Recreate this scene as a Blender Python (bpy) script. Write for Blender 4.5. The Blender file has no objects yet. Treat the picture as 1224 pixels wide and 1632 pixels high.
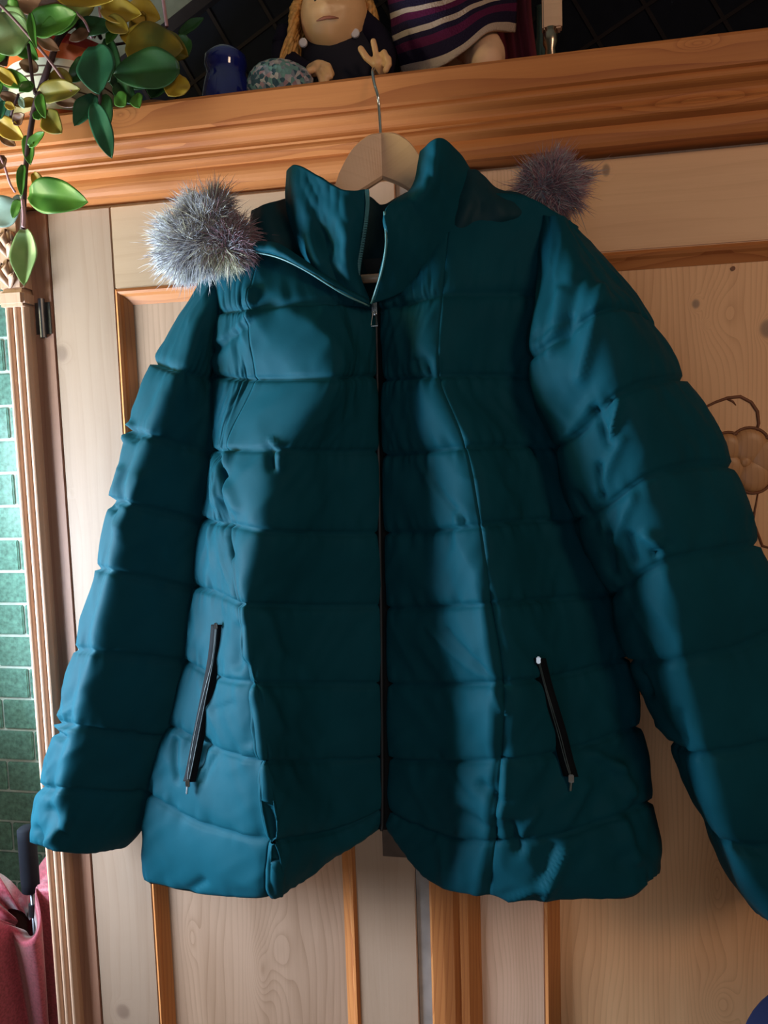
import bpy, bmesh, math, random
import numpy as np
from mathutils import Vector, Matrix, noise
random.seed(7); rng = np.random.default_rng(7)
C = bpy.context.scene.collection
S = bpy.context.scene
# ------------------------------------------------------------------ camera, light, exposure
F = 1190.0
CAM = np.array([0.0, -1.0, 1.45])
R = np.array([[0.9841281, 0.17463132, -0.0315561],
              [-0.01561504, -0.09191624, -0.9956443],
              [-0.1767712, 0.98033428, -0.08773048]])
cd = bpy.data.cameras.new('camera'); cam = bpy.data.objects.new('camera', cd); C.objects.link(cam)
cam.matrix_world = Matrix([[R[0][i], -R[1][i], -R[2][i], CAM[i]] for i in range(3)] + [[0, 0, 0, 1]])
cd.sensor_fit = 'VERTICAL'; cd.sensor_height = 24; cd.lens = F / 1632 * 24; cd.clip_start = .02
S.camera = cam
S.view_settings.view_transform = 'Standard'; S.view_settings.look = 'None'
S.view_settings.gamma = 1; S.view_settings.use_curve_mapping = False
S.view_settings.exposure = -0.05
w = bpy.data.worlds.new('world'); S.world = w; w.use_nodes = True
w.node_tree.nodes['Background'].inputs[0].default_value = (.55, .7, 1, 1)
w.node_tree.nodes['Background'].inputs[1].default_value = .15

def area(name, loc, target, sx, sy, power, col, spread=180):
    l = bpy.data.lights.new(name, 'AREA'); l.shape = 'RECTANGLE'; l.size = sx; l.size_y = sy
    l.energy = power; l.color = col; l.spread = math.radians(spread)
    o = bpy.data.objects.new(name, l); C.objects.link(o); o.location = loc
    o.rotation_euler = (Vector(target) - Vector(loc)).to_track_quat('-Z', 'Y').to_euler()
    return o
WX = -1.27                                   # inner face of the left wall
area('window_daylight', (WX - .08, -.385, 1.16), (0, -.30, 1.10), .36, .42, 54, (.64, .81, 1.0))
area('window_daylight_upper', (WX - .08, -.375, 1.72), (0, -.30, 1.60), .40, .42, 8, (1.0, .95, .52))
area('window_daylight_side', (WX - .08, .14, 1.40), (-.9, .5, 1.2), .5, .34, 9, (.70, .92, 1.0))
area('room_lamp', (1.3, -1.9, 2.3), (.3, 0, 1.5), .5, .5, 11.0, (1, .70, .48))
area('front_fill', (-.2, -2.5, 1.1), (.0, 0, 1.1), 1.3, 1.1, 6.5, (.80, .88, 1.0))  # added soft fill from behind the camera; no window is built there

# ------------------------------------------------------------------ helpers
def P(x, y, Y):
    d = R.T @ np.array([x - 612, y - 816, F]); return CAM + d * (Y - CAM[1]) / d[1]
def proj(p):
    q = (np.asarray(p) - CAM) @ R.T
    return q[..., 0] / q[..., 2] * F + 612, q[..., 1] / q[..., 2] * F + 816
def V(p): return Vector([float(a) for a in p])

def link(name, me, m=None, parent=None, smooth=False):
    o = bpy.data.objects.new(name, me); C.objects.link(o)
    if m is not None:
        for q in (m if isinstance(m, (list, tuple)) else [m]): me.materials.append(q)
    if parent: o.parent = parent
    if smooth: me.polygons.foreach_set('use_smooth', [True] * len(me.polygons))
    return o
def obj(name, bm, m=None, parent=None, smooth=False):
    me = bpy.data.meshes.new(name); bm.to_mesh(me); bm.free(); me.update()
    return link(name, me, m, parent, smooth)
def tag(o, label=None, cat=None, group=None, kind=None):
    if label: o['label'] = label
    if cat: o['category'] = cat
    if group: o['group'] = group
    if kind: o['kind'] = kind
    return o
def thing(name, label, cat, group=None, loc=(0, 0, 0)):
    o = bpy.data.objects.new(name, None); C.objects.link(o); o.empty_display_size = .05
    o.location = [float(a) for a in loc]; return tag(o, label, cat, group)
def adopt(o, root):                          # parts are built in world space: keep them there
    o.parent = root; o.matrix_parent_inverse = Matrix.Translation(root.location).inverted(); return o
def box(bm, x0, x1, y0, y1, z0, z1, bev=0, segs=2):
    r = bmesh.ops.create_cube(bm, size=1)
    for v in r['verts']:
        v.co = Vector(((x0 + x1) / 2 + v.co.x * (x1 - x0), (y0 + y1) / 2 + v.co.y * (y1 - y0), (z0 + z1) / 2 + v.co.z * (z1 - z0)))
    if bev:
        es = {e for v in r['verts'] for e in v.link_edges}
        bmesh.ops.bevel(bm, geom=list(es), offset=bev, segments=segs, affect='EDGES', clamp_overlap=True)
def bx(name, m, parent, *a, bev=.0015):
    bm = bmesh.new(); box(bm, *a, bev=bev); o = obj(name, bm, m)
    if parent: adopt(o, parent)
    return o
def tube(bm, pts, rad, n=8, cap=True):
    pts = [Vector(p) for p in pts]
    if not hasattr(rad, '__len__'): rad = [rad] * len(pts)
    rad = [float(r) for r in rad]; rings = []; up = Vector((.13, .2, .97))
    for i, p in enumerate(pts):
        t = (pts[min(i + 1, len(pts) - 1)] - pts[max(i - 1, 0)])
        if t.length < 1e-9: t = Vector((0, 0, 1))
        t.normalize(); a = t.cross(up)
        if a.length < .05: a = t.cross(Vector((1, 0, 0)))
        a.normalize(); b = t.cross(a)
        rings.append([bm.verts.new(p + rad[i] * (math.cos(k * 2 * math.pi / n) * a + math.sin(k * 2 * math.pi / n) * b)) for k in range(n)])
    for r0, r1 in zip(rings, rings[1:]):
        for k in range(n): bm.faces.new((r0[k], r0[(k + 1) % n], r1[(k + 1) % n], r1[k]))
    if cap:
        bm.faces.new(rings[0][::-1]); bm.faces.new(rings[-1])
def lathe(bm, prof, c, n=40):
    rings = []
    for r, z in prof:
        rings.append([bm.verts.new((c[0] + r * math.cos(k * 2 * math.pi / n), c[1] + r * math.sin(k * 2 * math.pi / n), c[2] + z)) for k in range(n)])
    for r0, r1 in zip(rings, rings[1:]):
        for k in range(n): bm.faces.new((r0[k], r0[(k + 1) % n], r1[(k + 1) % n], r1[k]))
    bm.faces.new(rings[0][::-1]); bm.faces.new(rings[-1])
def cr(p, t):                                # Catmull-Rom of rows p (n,...) at parameters t in [0,n-1]
    p = np.asarray(p, float); n = len(p)
    e = np.concatenate([[2 * p[0] - p[1]], p, [2 * p[-1] - p[-2]]])
    t = np.clip(t, 0, n - 1 - 1e-9); i = t.astype(int); f = (t - i).reshape((-1,) + (1,) * (p.ndim - 1))
    a, b, c, d = e[i], e[i + 1], e[i + 2], e[i + 3]
    return .5 * (2 * b + (c - a) * f + (2 * a - 5 * b + 4 * c - d) * f * f + (3 * b - a - 3 * c + d) * f ** 3)
def gridmesh(name, G, close=False):
    a, b = G.shape[:2]; vs = G.reshape(-1, 3)
    fs = []
    for i in range(a - 1):
        for j in range(b - 1 if not close else b):
            k = (j + 1) % b; fs.append((i * b + j, (i + 1) * b + j, (i + 1) * b + k, i * b + k))
    me = bpy.data.meshes.new(name); me.from_pydata(vs.tolist(), [], fs); me.update(); return me
def vnoise(x, y, seed=0):                    # smooth value noise on arrays, range -1..1
    x = np.asarray(x, float) + seed * 17.3; y = np.asarray(y, float) + seed * 5.7
    xi = np.floor(x).astype(int); yi = np.floor(y).astype(int); fx = x - xi; fy = y - yi
    fx = fx * fx * (3 - 2 * fx); fy = fy * fy * (3 - 2 * fy)
    def h(a, b):
        v = np.sin(a * 127.1 + b * 311.7 + seed * 74.7) * 43758.5453; return (v - np.floor(v)) * 2 - 1
    return (h(xi, yi) * (1 - fx) + h(xi + 1, yi) * fx) * (1 - fy) + (h(xi, yi + 1) * (1 - fx) + h(xi + 1, yi + 1) * fx) * fy

# ------------------------------------------------------------------ materials
class NT:
    def __init__(s, name):
        s.m = bpy.data.materials.new(name); s.m.use_nodes = True; s.t = s.m.node_tree; s.b = s.t.nodes['Principled BSDF']
    def n(s, typ, ins=None, **kw):
        q = s.t.nodes.new(typ)
        for k, v in kw.items(): setattr(q, k, v)
        for k, v in (ins or {}).items(): s.set(q.inputs[k], v)
        return q
    def set(s, i, v):
        if isinstance(v, bpy.types.NodeSocket): s.t.links.new(v, i)
        else: i.default_value = v
    def math(s, op, a, b=0.0, c=0.0):
        q = s.t.nodes.new('ShaderNodeMath'); q.operation = op
        for i, v in enumerate((a, b, c)): s.set(q.inputs[i], v)
        return q.outputs[0]
    def ramp(s, fac, stops):
        q = s.t.nodes.new('ShaderNodeValToRGB'); s.set(q.inputs[0], fac); e = q.color_ramp.elements
        while len(e) < len(stops): e.new(.5)
        for k, (p, c) in zip(e, stops): k.position = p; k.color = (*c, 1)
        return q.outputs[0]
    def bump(s, h, strength=.3, dist=.001):
        q = s.n('ShaderNodeBump', {'Height': h, 'Strength': strength, 'Distance': dist}); s.t.links.new(q.outputs[0], s.b.inputs['Normal'])
def plain(name, col, rough=.5, metal=0, nscale=0, namp=.15, bump=0, **kw):
    q = NT(name); q.b.inputs['Roughness'].default_value = rough; q.b.inputs['Metallic'].default_value = metal
    for k, v in kw.items(): q.b.inputs[k.replace('_', ' ')].default_value = v
    sc = nscale or 40
    tc = q.n('ShaderNodeTexCoord').outputs['Object']
    no = q.n('ShaderNodeTexNoise', {'Vector': tc, 'Scale': sc, 'Detail': 4.0}).outputs['Fac']
    a = tuple(c * (1 - namp) for c in col); b = tuple(min(1, c * (1 + namp)) for c in col)
    q.set(q.b.inputs['Base Color'], q.ramp(no, [(.3, a), (.7, b)]))
    if bump: q.bump(no, bump, .001)
    return q.m
def wood(name, light, dark, axis='z', freq=60, knots=(), rough=.5, streak=.5, coat=.15, spec=.4, knotc=(.20, .125, .09)):
    q = NT(name); q.b.inputs['Roughness'].default_value = rough
    q.b.inputs['Coat Weight'].default_value = coat; q.b.inputs['Coat Roughness'].default_value = .3
    q.b.inputs['Specular IOR Level'].default_value = spec
    pos = q.n('ShaderNodeNewGeometry').outputs['Position']
    xyz = q.n('ShaderNodeSeparateXYZ', {0: pos}).outputs
    along, across = (xyz[2], xyz[0]) if axis == 'z' else (xyz[0], xyz[2])
    across = q.math('ADD', across, q.math('MULTIPLY', xyz[1], .7))
    vec = q.n('ShaderNodeCombineXYZ', {0: q.math('MULTIPLY', across, 9.0), 1: q.math('MULTIPLY', along, 1.6)}).outputs[0]
    n1 = q.n('ShaderNodeTexNoise', {'Vector': vec, 'Scale': 1.0, 'Detail': 2.0}).outputs['Fac']
    fld = q.math('ADD', q.math('MULTIPLY', across, float(freq)), q.math('MULTIPLY', n1, freq * .09))
    kd = None
    for (kx, kz, sx, sz, amp) in knots:
        dx = q.math('DIVIDE', q.math('SUBTRACT', xyz[0], kx), sx); dz = q.math('DIVIDE', q.math('SUBTRACT', xyz[2], kz), sz)
        r2 = q.math('ADD', q.math('MULTIPLY', dx, dx), q.math('MULTIPLY', dz, dz))
        g = q.math('EXPONENT', q.math('MULTIPLY', r2, -1.0))
        fld = q.math('ADD', fld, q.math('MULTIPLY', g, float(amp)))
        if amp >= 6:
            k = q.math('EXPONENT', q.math('MULTIPLY', q.math('POWER', q.math('MULTIPLY', r2, 1.1), 3.0), -1.0)); kd = k if kd is None else q.math('MAXIMUM', kd, k)
    saw = q.math('FRACT', fld)
    line = q.math('POWER', saw, 3.5)
    vec2 = q.n('ShaderNodeCombineXYZ', {0: q.math('MULTIPLY', across, 420.0), 1: q.math('MULTIPLY', along, 9.0)}).outputs[0]
    fine = q.n('ShaderNodeTexNoise', {'Vector': vec2, 'Scale': 1.0, 'Detail': 3.0}).outputs['Fac']
    vec3 = q.n('ShaderNodeCombineXYZ', {0: q.math('MULTIPLY', across, 22.0), 1: q.math('MULTIPLY', along, 2.5)}).outputs[0]
    broad = q.n('ShaderNodeTexNoise', {'Vector': vec3, 'Scale': 1.0, 'Detail': 3.0}).outputs['Fac']
    f = q.math('ADD', q.math('MULTIPLY', line, streak), q.math('MULTIPLY', q.math('SUBTRACT', fine, .5), .35))
    f = q.math('ADD', f, q.math('MULTIPLY', q.math('SUBTRACT', broad, .45), 1.1))
    col = q.ramp(f, [(0, light), (1, dark)])
    if kd is not None:
        mx = q.n('ShaderNodeMix', data_type='RGBA'); q.set(mx.inputs[0], q.math('MULTIPLY', kd, .75)); q.set(mx.inputs[6], col); mx.inputs[7].default_value = (*knotc, 1)
        col = mx.outputs[2]
    q.set(q.b.inputs['Base Color'], col); q.bump(q.math('ADD', fine, line), .12, .0006)
    return q.m
def KW(px, py): p = P(px, py, 0); return float(p[0]), float(p[2])
def knot(px, py, sx, sz, amp): x, z = KW(px, py); return (x, z, sx, sz, amp)

PL, PD = (.47, .295, .20), (.25, .135, .075)  # left-door wood darkened in colour to offset the strong window light
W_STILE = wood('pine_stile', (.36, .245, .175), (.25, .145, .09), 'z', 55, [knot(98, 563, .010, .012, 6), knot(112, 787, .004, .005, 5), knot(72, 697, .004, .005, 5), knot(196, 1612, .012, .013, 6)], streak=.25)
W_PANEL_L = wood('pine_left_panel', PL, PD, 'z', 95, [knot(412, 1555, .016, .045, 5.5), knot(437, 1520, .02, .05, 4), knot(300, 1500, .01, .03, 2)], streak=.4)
W_STILE_C = wood('pine_lock_stile', (.50, .34, .24), (.36, .22, .14), 'z', 120, [], streak=.15, rough=.35)
W_STILE_R = wood('pine_hinge_stile', (.74, .46, .32), (.46, .25, .14), 'z', 170, [], streak=.45)  # right-door wood brightened in colour to make up for weaker light there
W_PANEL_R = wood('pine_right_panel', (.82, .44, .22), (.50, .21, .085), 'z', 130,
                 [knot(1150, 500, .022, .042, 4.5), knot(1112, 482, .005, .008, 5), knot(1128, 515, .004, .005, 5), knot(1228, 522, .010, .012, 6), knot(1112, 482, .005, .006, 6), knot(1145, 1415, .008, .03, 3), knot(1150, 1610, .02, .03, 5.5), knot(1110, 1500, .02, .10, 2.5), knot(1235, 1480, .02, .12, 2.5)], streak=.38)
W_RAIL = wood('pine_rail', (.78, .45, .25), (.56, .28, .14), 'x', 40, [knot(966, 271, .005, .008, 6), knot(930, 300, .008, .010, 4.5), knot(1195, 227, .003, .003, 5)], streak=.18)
W_RAIL_L = wood('pine_rail_lit_side', (.46, .31, .20), (.33, .20, .115), 'x', 40, [], streak=.18)  # rail wood copy, colour darkened for the window-lit door
W_CORN = wood('pine_cornice', (.50, .175, .052), (.24, .052, .014), 'x', 55, [knot(1092, 113, .02, .006, 3), knot(230, 215, .02, .01, 3), knot(1100, 185, .06, .008, 2.5)], streak=.5, rough=.5, coat=.04, spec=.25)
W_MOULD = wood('pine_moulding', (.56, .21, .065), (.30, .075, .02), 'z', 140, streak=.5, rough=.4)
W_MOULDX = wood('pine_moulding_cross', (.56, .21, .065), (.30, .075, .02), 'x', 140, streak=.5, rough=.4)
W_PIL = wood('pine_pilaster', (.56, .35, .24), (.38, .20, .12), 'z', 60, streak=.3, coat=0, spec=.2)
W_CARV = wood('carved_pine', (.50, .24, .10), (.27, .10, .035), 'z', 120, streak=.4)
W_GROOVE = plain('dark_carved_line', (.17, .055, .02), .6)
W_HANG = wood('hanger_beech', (.72, .45, .29), (.56, .31, .18), 'x', 50, streak=.25, rough=.38, coat=.3)

def fabric(name, col, rough=.46, sheen=.0, spec=.5, bump=.10):
    q = NT(name); b = q.b; b.inputs['Roughness'].default_value = rough
    b.inputs['Sheen Weight'].default_value = sheen; b.inputs['Specular IOR Level'].default_value = spec
    tc = q.n('ShaderNodeTexCoord').outputs['Object']
    n = q.n('ShaderNodeTexNoise', {'Vector': tc, 'Scale': 14.0, 'Detail': 3.0}).outputs['Fac']
    q.set(b.inputs['Base Color'], q.ramp(n, [(.3, tuple(c * .9 for c in col)), (.7, tuple(c * 1.08 for c in col))]))
    n2 = q.n('ShaderNodeTexNoise', {'Vector': tc, 'Scale': 900.0, 'Detail': 2.0}).outputs['Fac']
    n3 = q.n('ShaderNodeTexNoise', {'Vector': tc, 'Scale': 60.0, 'Detail': 3.0}).outputs['Fac']
    q.bump(q.math('ADD', q.math('MULTIPLY', n2, .3), n3), bump, .0022)
    return q.m
COAT = fabric('teal_nylon', (.004, .053, .076), .62, spec=.04)
LINING = fabric('black_lining', (.006, .009, .012), .7)
BLACKTAPE = plain('black_zip_tape', (.004, .005, .007), .8, Specular_IOR_Level=.1)
TEETH = plain('teal_zip_teeth', (.05, .16, .18), .35)
METAL = plain('bright_metal', (.7, .72, .75), .2, 1)
GUN = plain('dark_metal', (.12, .12, .13), .35, 1)

# ------------------------------------------------------------------ structure
WALLT = plain('green_tile', (.13, .27, .22), .28, nscale=120, namp=.35, bump=.3)
GROUT = plain('pale_grout', (.66, .74, .68), .8)
PLAST = plain('olive_plaster', (.16, .16, .12), .9, bump=.2)
FLOORM = wood('floor_boards', (.35, .2, .1), (.2, .1, .05), 'x', 30)
WHITE = plain('white_paint', (.7, .7, .66), .6)
BY = .52
bm = bmesh.new(); box(bm, WX - .15, 2.2, BY, BY + .12, 0, 2.7); wall_back = tag(obj('wall_back', bm, GROUT), kind='structure')
bm = bmesh.new(); box(bm, WX - .15, 2.2, -2.6, BY + .12, -.1, 0); tag(obj('floor', bm, FLOORM), kind='structure')
bm = bmesh.new(); box(bm, WX - .15, 2.2, -2.6, BY + .12, 2.7, 2.8); tag(obj('ceiling', bm, PLAST), kind='structure')
bm = bmesh.new(); box(bm, 2.2, 2.3, -2.6, BY + .12, 0, 2.7); tag(obj('wall_right', bm, PLAST), kind='structure')
bm = bmesh.new(); box(bm, WX - .15, 2.2, -2.7, -2.6, 0, 2.7); tag(obj('wall_front', bm, PLAST), kind='structure')
WY0, WY1, WZ0, WZ1 = -.64, .34, .93, 1.96
bm = bmesh.new()
box(bm, WX - .15, WX, -2.6, WY0, 0, 2.7); box(bm, WX - .15, WX, WY1, BY, 0, 2.7)
box(bm, WX - .15, WX, WY0, WY1, 0, WZ0); box(bm, WX - .15, WX, WY0, WY1, WZ1, 2.7)
tag(obj('wall_left', bm, PLAST), kind='structure')
bm = bmesh.new()
for a in ((-.13, -.08, WZ0, WZ1), (WY0, WY0 + .04, WZ0, WZ1), (WY1 - .04, WY1, WZ0, WZ1), (WY0, WY1, WZ0, WZ0 + .04), (WY0, WY1, WZ1 - .04, WZ1)):
    box(bm, WX - .07, WX - .02, *a[:2], *a[2:])
win = tag(obj('window_1', bm, WHITE), kind='structure')
bm = bmesh.new(); box(bm, WX - .02, WX + .10, WY0 - .04, WY1 + .04, WZ0 - .03, WZ0); obj('window_sill', bm, WHITE, win)
# tiles of the back wall: one shared mesh
TW, TH = .15, .075
bm = bmesh.new(); box(bm, -TW / 2 + .003, TW / 2 - .003, -.004, .004, -TH / 2 + .0035, TH / 2 - .0035, bev=.002)
tile_me = bpy.data.meshes.new('tile'); bm.to_mesh(tile_me); bm.free(); tile_me.materials.append(WALLT)
zt = float(P(0, 1012, BY)[2])
for r in range(-9, 16):
    for c in range(-1, 2):
        z = zt + (r + .5) * TH; x = WX + .075 + .15 * c + (.075 if r % 2 else 0)
        o = bpy.data.objects.new('tile', tile_me); C.objects.link(o); o.parent = wall_back
        o.location = (x, BY - .003 + rng.uniform(-.0006, .0006), z)
bm = bmesh.new(); box(bm, WX, 2.2, BY - .008, BY, zt + 16 * TH, 2.7)
adopt(obj('plaster_band', bm, PLAST), wall_back)

# ------------------------------------------------------------------ wardrobe
WL, WR = -.725, .535
ZT = 1.90; ZB = 1.803
ward = thing('wardrobe', 'large pine wardrobe with panelled doors and moulded cornice behind the coat', 'wardrobe', loc=((WL + WR) / 2, .25, 0))
bx('carcass', W_PIL, ward, WL + .02, WR - .02, .012, .5, .06, ZT - .004)
bx('plinth', W_CORN, ward, WL, WR, -.03, .49, 0, .09, bev=.004)
def profile_x(name, prof, x0, x1, m, parent):    # prof: list of (y, z), extruded along x
    G = np.array([[(x, y, z) for (y, z) in prof] for x in np.linspace(x0, x1, 2)])
    bm = bmesh.new(); rows = [[bm.verts.new(p) for p in r] for r in G.tolist()]; n = len(prof)
    for k in range(n): bm.faces.new((rows[0][k], rows[0][(k + 1) % n], rows[1][(k + 1) % n], rows[1][k]))
    bm.faces.new(rows[0]); bm.faces.new(rows[1][::-1]); bmesh.ops.recalc_face_normals(bm, faces=bm.faces)
    o = obj(name, bm, m); adopt(o, parent); return o
def arc(y0, z0, y1, z1, bulge, n=5):
    out = []
    for i in range(n + 1):
        t = i / n; s = math.sin(math.pi * t) * bulge
        dy, dz = y1 - y0, z1 - z0; L = math.hypot(dy, dz)
        out.append((y0 + dy * t + dz / L * s, z0 + dz * t - dy / L * s))
    return out
cp = [(.5, ZT), (-.062, ZT), (-.064, ZT - .004)] + [(-.060, ZT - .034)] + arc(-.056, ZT - .036, -.052, ZT - .046, .003) + \
     arc(-.046, ZT - .048, -.043, ZT - .060, -.003) + arc(-.041, ZT - .062, -.036, ZT - .073, .004) + arc(-.030, ZT - .075, -.026, ZB, .003) + [(.5, ZB)]
profile_x('cornice', cp, WL - .05, WR + .05, W_CORN, ward)
# face frame strip either side and fluted pilasters
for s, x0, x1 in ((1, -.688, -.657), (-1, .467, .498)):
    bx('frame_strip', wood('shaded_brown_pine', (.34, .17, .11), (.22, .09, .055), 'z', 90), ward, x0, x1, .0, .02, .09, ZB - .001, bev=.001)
px0, px1 = WL, -.687
for xa, xb in ((px0, px1), (.497, WR)):
    n = 3; wd = (xb - xa) / n; prof = [(xa, .02), (xa, -.010)]
    for k in range(n):
        for t in np.linspace(0.06, .94, 7):
            prof.append((xa + wd * (k + t), -.010 - .0065 * math.sin(math.pi * t) ** .8))
        if k < n - 1: prof.append((xa + wd * (k + 1), -.008))
    prof += [(xb, -.010), (xb, .02)]
    bm = bmesh.new(); zs = (.17, float(P(20, 486, -.03)[2])); rows = [[bm.verts.new((x, y, z)) for x, y in prof] for z in zs]
    for k in range(len(prof)): kk = (k + 1) % len(prof); bm.faces.new((rows[0][k], rows[0][kk], rows[1][kk], rows[1][k]))
    bm.faces.new(rows[0]); bm.faces.new(rows[1]); bmesh.ops.recalc_face_normals(bm, faces=bm.faces)
    adopt(obj('fluted_pilaster', bm, W_PIL), ward)
    bx('pilaster_foot', W_PIL, ward, xa - .003, xb + .003, -.026, .02, .09, .17, bev=.003)
    zc = zs[1]; bx('pilaster_collar', W_PIL, ward, xa - .002, xb + .002, -.026, .02, zc, zc + .022, bev=.004)
    cap = bx('carved_capital', W_PIL, ward, xa, xb, -.022, .02, zc + .022, ZB - .001, bev=.004)
    bm = bmesh.new(); cx = (xa + xb) / 2
    for j in range(5):                      # carved leaves on the capital
        z0 = zc + .040 + j * .042
        for sgn in (-1, 1):
            tube(bm, [(cx, -.022, z0 - .014), (cx + sgn * .008, -.028, z0), (cx + sgn * .014, -.026, z0 + .012), (cx + sgn * .009, -.024, z0 + .02)], [.002, .005, .0045, .002], 7)
        tube(bm, [(cx, -.022, z0 - .004), (cx, -.030, z0 + .010), (cx, -.023, z0 + .024)], [.003, .0055, .002], 7)
    adopt(obj('carved_leaves', bm, W_PIL, smooth=True), ward)
ZD0, ZD1 = .10, ZB - .006
zmr1 = float(P(978, 975, 0)[2]); zmr0 = float(P(991, 1085, 0)[2])       # middle rail
zpt = float(P(300, 452, 0)[2])
def raised_frame(parent, x0, x1, z0, z1, wd=.022, dep=.014):
    """four mitred moulding strips round an opening; the bead steps down to the panel"""
    prof = [(0, 0.001), (.0045, -.003), (.008, -.001), (.011, .003), (.016, .006), (wd, dep)]
    sides = [((x0, z0), (x1, z0), (0, 1), W_MOULDX), ((x1, z0), (x1, z1), (-1, 0), W_MOULD), ((x1, z1), (x0, z1), (0, -1), W_MOULDX), ((x0, z1), (x0, z0), (1, 0), W_MOULD)]
    for (ax, az), (bx_, bz), (ix, iz), m in sides:
        dx, dz = np.sign(bx_ - ax), np.sign(bz - az); G = []
        for t in (0, 1):
            row = []
            for off, y in prof:
                k = 1 if t == 0 else -1
                row.append(((ax if t == 0 else bx_) + ix * off + dx * off * k, y, (az if t == 0 else bz) + iz * off + dz * off * k))
            G.append(row)
        bm = bmesh.new(); v = [[bm.verts.new(p) for p in r] for r in G]
        for k in range(len(prof) - 1): bm.faces.new((v[0][k], v[1][k], v[1][k + 1], v[0][k + 1]))
        back = [[bm.verts.new((p[0], dep + .002, p[2])) for p in (r[0], r[-1])] for r in G]
        bm.faces.new((v[0][0], back[0][0], back[1][0], v[1][0]))
        bmesh.ops.recalc_face_normals(bm, faces=bm.faces)
        o = obj('panel_moulding', bm, m); o.parent = parent
def sub(name, m, parent, *a, bev=.0015):
    bm = bmesh.new(); box(bm, *a, bev=bev); o = obj(name, bm, m); o.parent = parent
    return o
def door(x0, xa, xb, x1, ms, mp, me, mr):
    d = bpy.data.objects.new('door', bpy.data.meshes.new('door')); C.objects.link(d); adopt(d, ward)
    bm = bmesh.new(); box(bm, x0 + .02, x1 - .02, .010, .014, ZD0 + .02, ZD1 - .02)
    bm.to_mesh(d.data); bm.free(); d.data.materials.append(mp)
    sub('door_stile', ms, d, x0, xa, 0, .010, ZD0, ZD1); sub('door_stile', me, d, xb, x1, 0, .010, ZD0, ZD1)
    sub('top_rail', mr, d, xa, xb, .0002, .010, zpt, ZD1); sub('middle_rail', mr, d, xa, xb, .0002, .010, zmr0, zmr1)
    sub('bottom_rail', mr, d, xa, xb, .0002, .010, ZD0, ZD0 + .13)
    for z0, z1 in ((zmr1, zpt), (ZD0 + .13, zmr0)):
        raised_frame(d, xa, xb, z0, z1, dep=.0095)
    return d
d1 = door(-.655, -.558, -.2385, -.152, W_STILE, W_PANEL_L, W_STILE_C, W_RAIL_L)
tag(d1, 'left wardrobe door on the window side, with the dark lock plate')
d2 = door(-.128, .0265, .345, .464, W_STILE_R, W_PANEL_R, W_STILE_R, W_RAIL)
tag(d2, 'right wardrobe door away from the window, with the carved flower')
# astragal on the right door covering the gap, gap strip
bm = bmesh.new()
prof = [(-.131, .004), (-.131, -.012), (-.128, -.015), (-.112, -.016), (-.098, -.014), (-.092, -.009), (-.088, -.011), (-.078, -.010), (-.066, -.004), (-.060, .0005), (-.060, .004)]
rows = [[bm.verts.new((x, y, z)) for x, y in prof] for z in (ZD0, ZD1)]
for k in range(len(prof) - 1): bm.faces.new((rows[0][k], rows[0][k + 1], rows[1][k + 1], rows[1][k]))
bm.faces.new(rows[0]); bm.faces.new(rows[1][::-1]); bmesh.ops.recalc_face_normals(bm, faces=bm.faces)
adopt(obj('cover_strip', bm, W_MOULD), ward)
bx('gap_strip', plain('grey_strip', (.30, .27, .25), .5), ward, -.1515, -.129, .003, .009, ZD0, ZD1, bev=.0006)  # plain grey strip filling the gap between the doors
a = P(609, 1318, 0); b = P(650, 1366, 0)
lp = bx('lock_plate', plain('aged_iron', (.10, .07, .055), .55, .4, 60), ward, a[0], b[0], -.0025, .001, b[2], a[2] + .03, bev=.0008)
bm = bmesh.new(); kx, kz = (a[0] + b[0]) / 2, (a[2] + b[2]) / 2 + .03; tube(bm, [(kx, -.0024, kz), (kx, -.0032, kz)], .004, 12); box(bm, kx - .0015, kx + .0015, -.0032, -.0024, kz - .012, kz)
o = obj('keyhole', bm, BLACKTAPE); o.parent = lp
# hinge on the frame strip at the left
a = P(44, 478, -.002)
bm = bmesh.new(); zc = a[2]
tube(bm, [(-.672, -.003, zc - .055), (-.672, -.003, zc)], .0045, 12); box(bm, -.684, -.660, -.0015, .001, zc - .05, zc - .005)
adopt(obj('hinge', bm, GUN, smooth=False), ward)
# small worm hole and nail holes
bm = bmesh.new(); q = P(1168, 428, .0095); tube(bm, [(q[0], .0085, q[2]), (q[0], .0097, q[2])], .0028, 12); adopt(obj('nail_hole', bm, W_GROOVE), ward)
# carved flower on the right panel
YP = .0098
def onp(px, py, y=YP): p = P(px, py, y); return (float(p[0]), float(p[1]), float(p[2]))
flower = bpy.data.objects.new('carved_flower', bpy.data.meshes.new('carved_flower')); C.objects.link(flower); adopt(flower, ward)
bm = bmesh.new()
fc = onp(1185, 734); fr = .0155
def petal(bm, cx, cz, r):
    n = 20; rings = []
    for (f, h) in ((1, 0), (.93, -.0022), (.75, -.0042), (.4, -.0052)):
        rings.append([bm.verts.new((cx + r * f * math.cos(k * 2 * math.pi / n), YP + h, cz + r * f * math.sin(k * 2 * math.pi / n))) for k in range(n)])
    for a, b in zip(rings, rings[1:]):
        for k in range(n): bm.faces.new((a[k], a[(k + 1) % n], b[(k + 1) % n], b[k]))
    bm.faces.new(rings[-1])
ring = bmesh.new()
pet = [(1194, 712, 27), (1222, 728, 27), (1201, 758, 25), (1160, 748, 25), (1160, 714, 22)]
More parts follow.
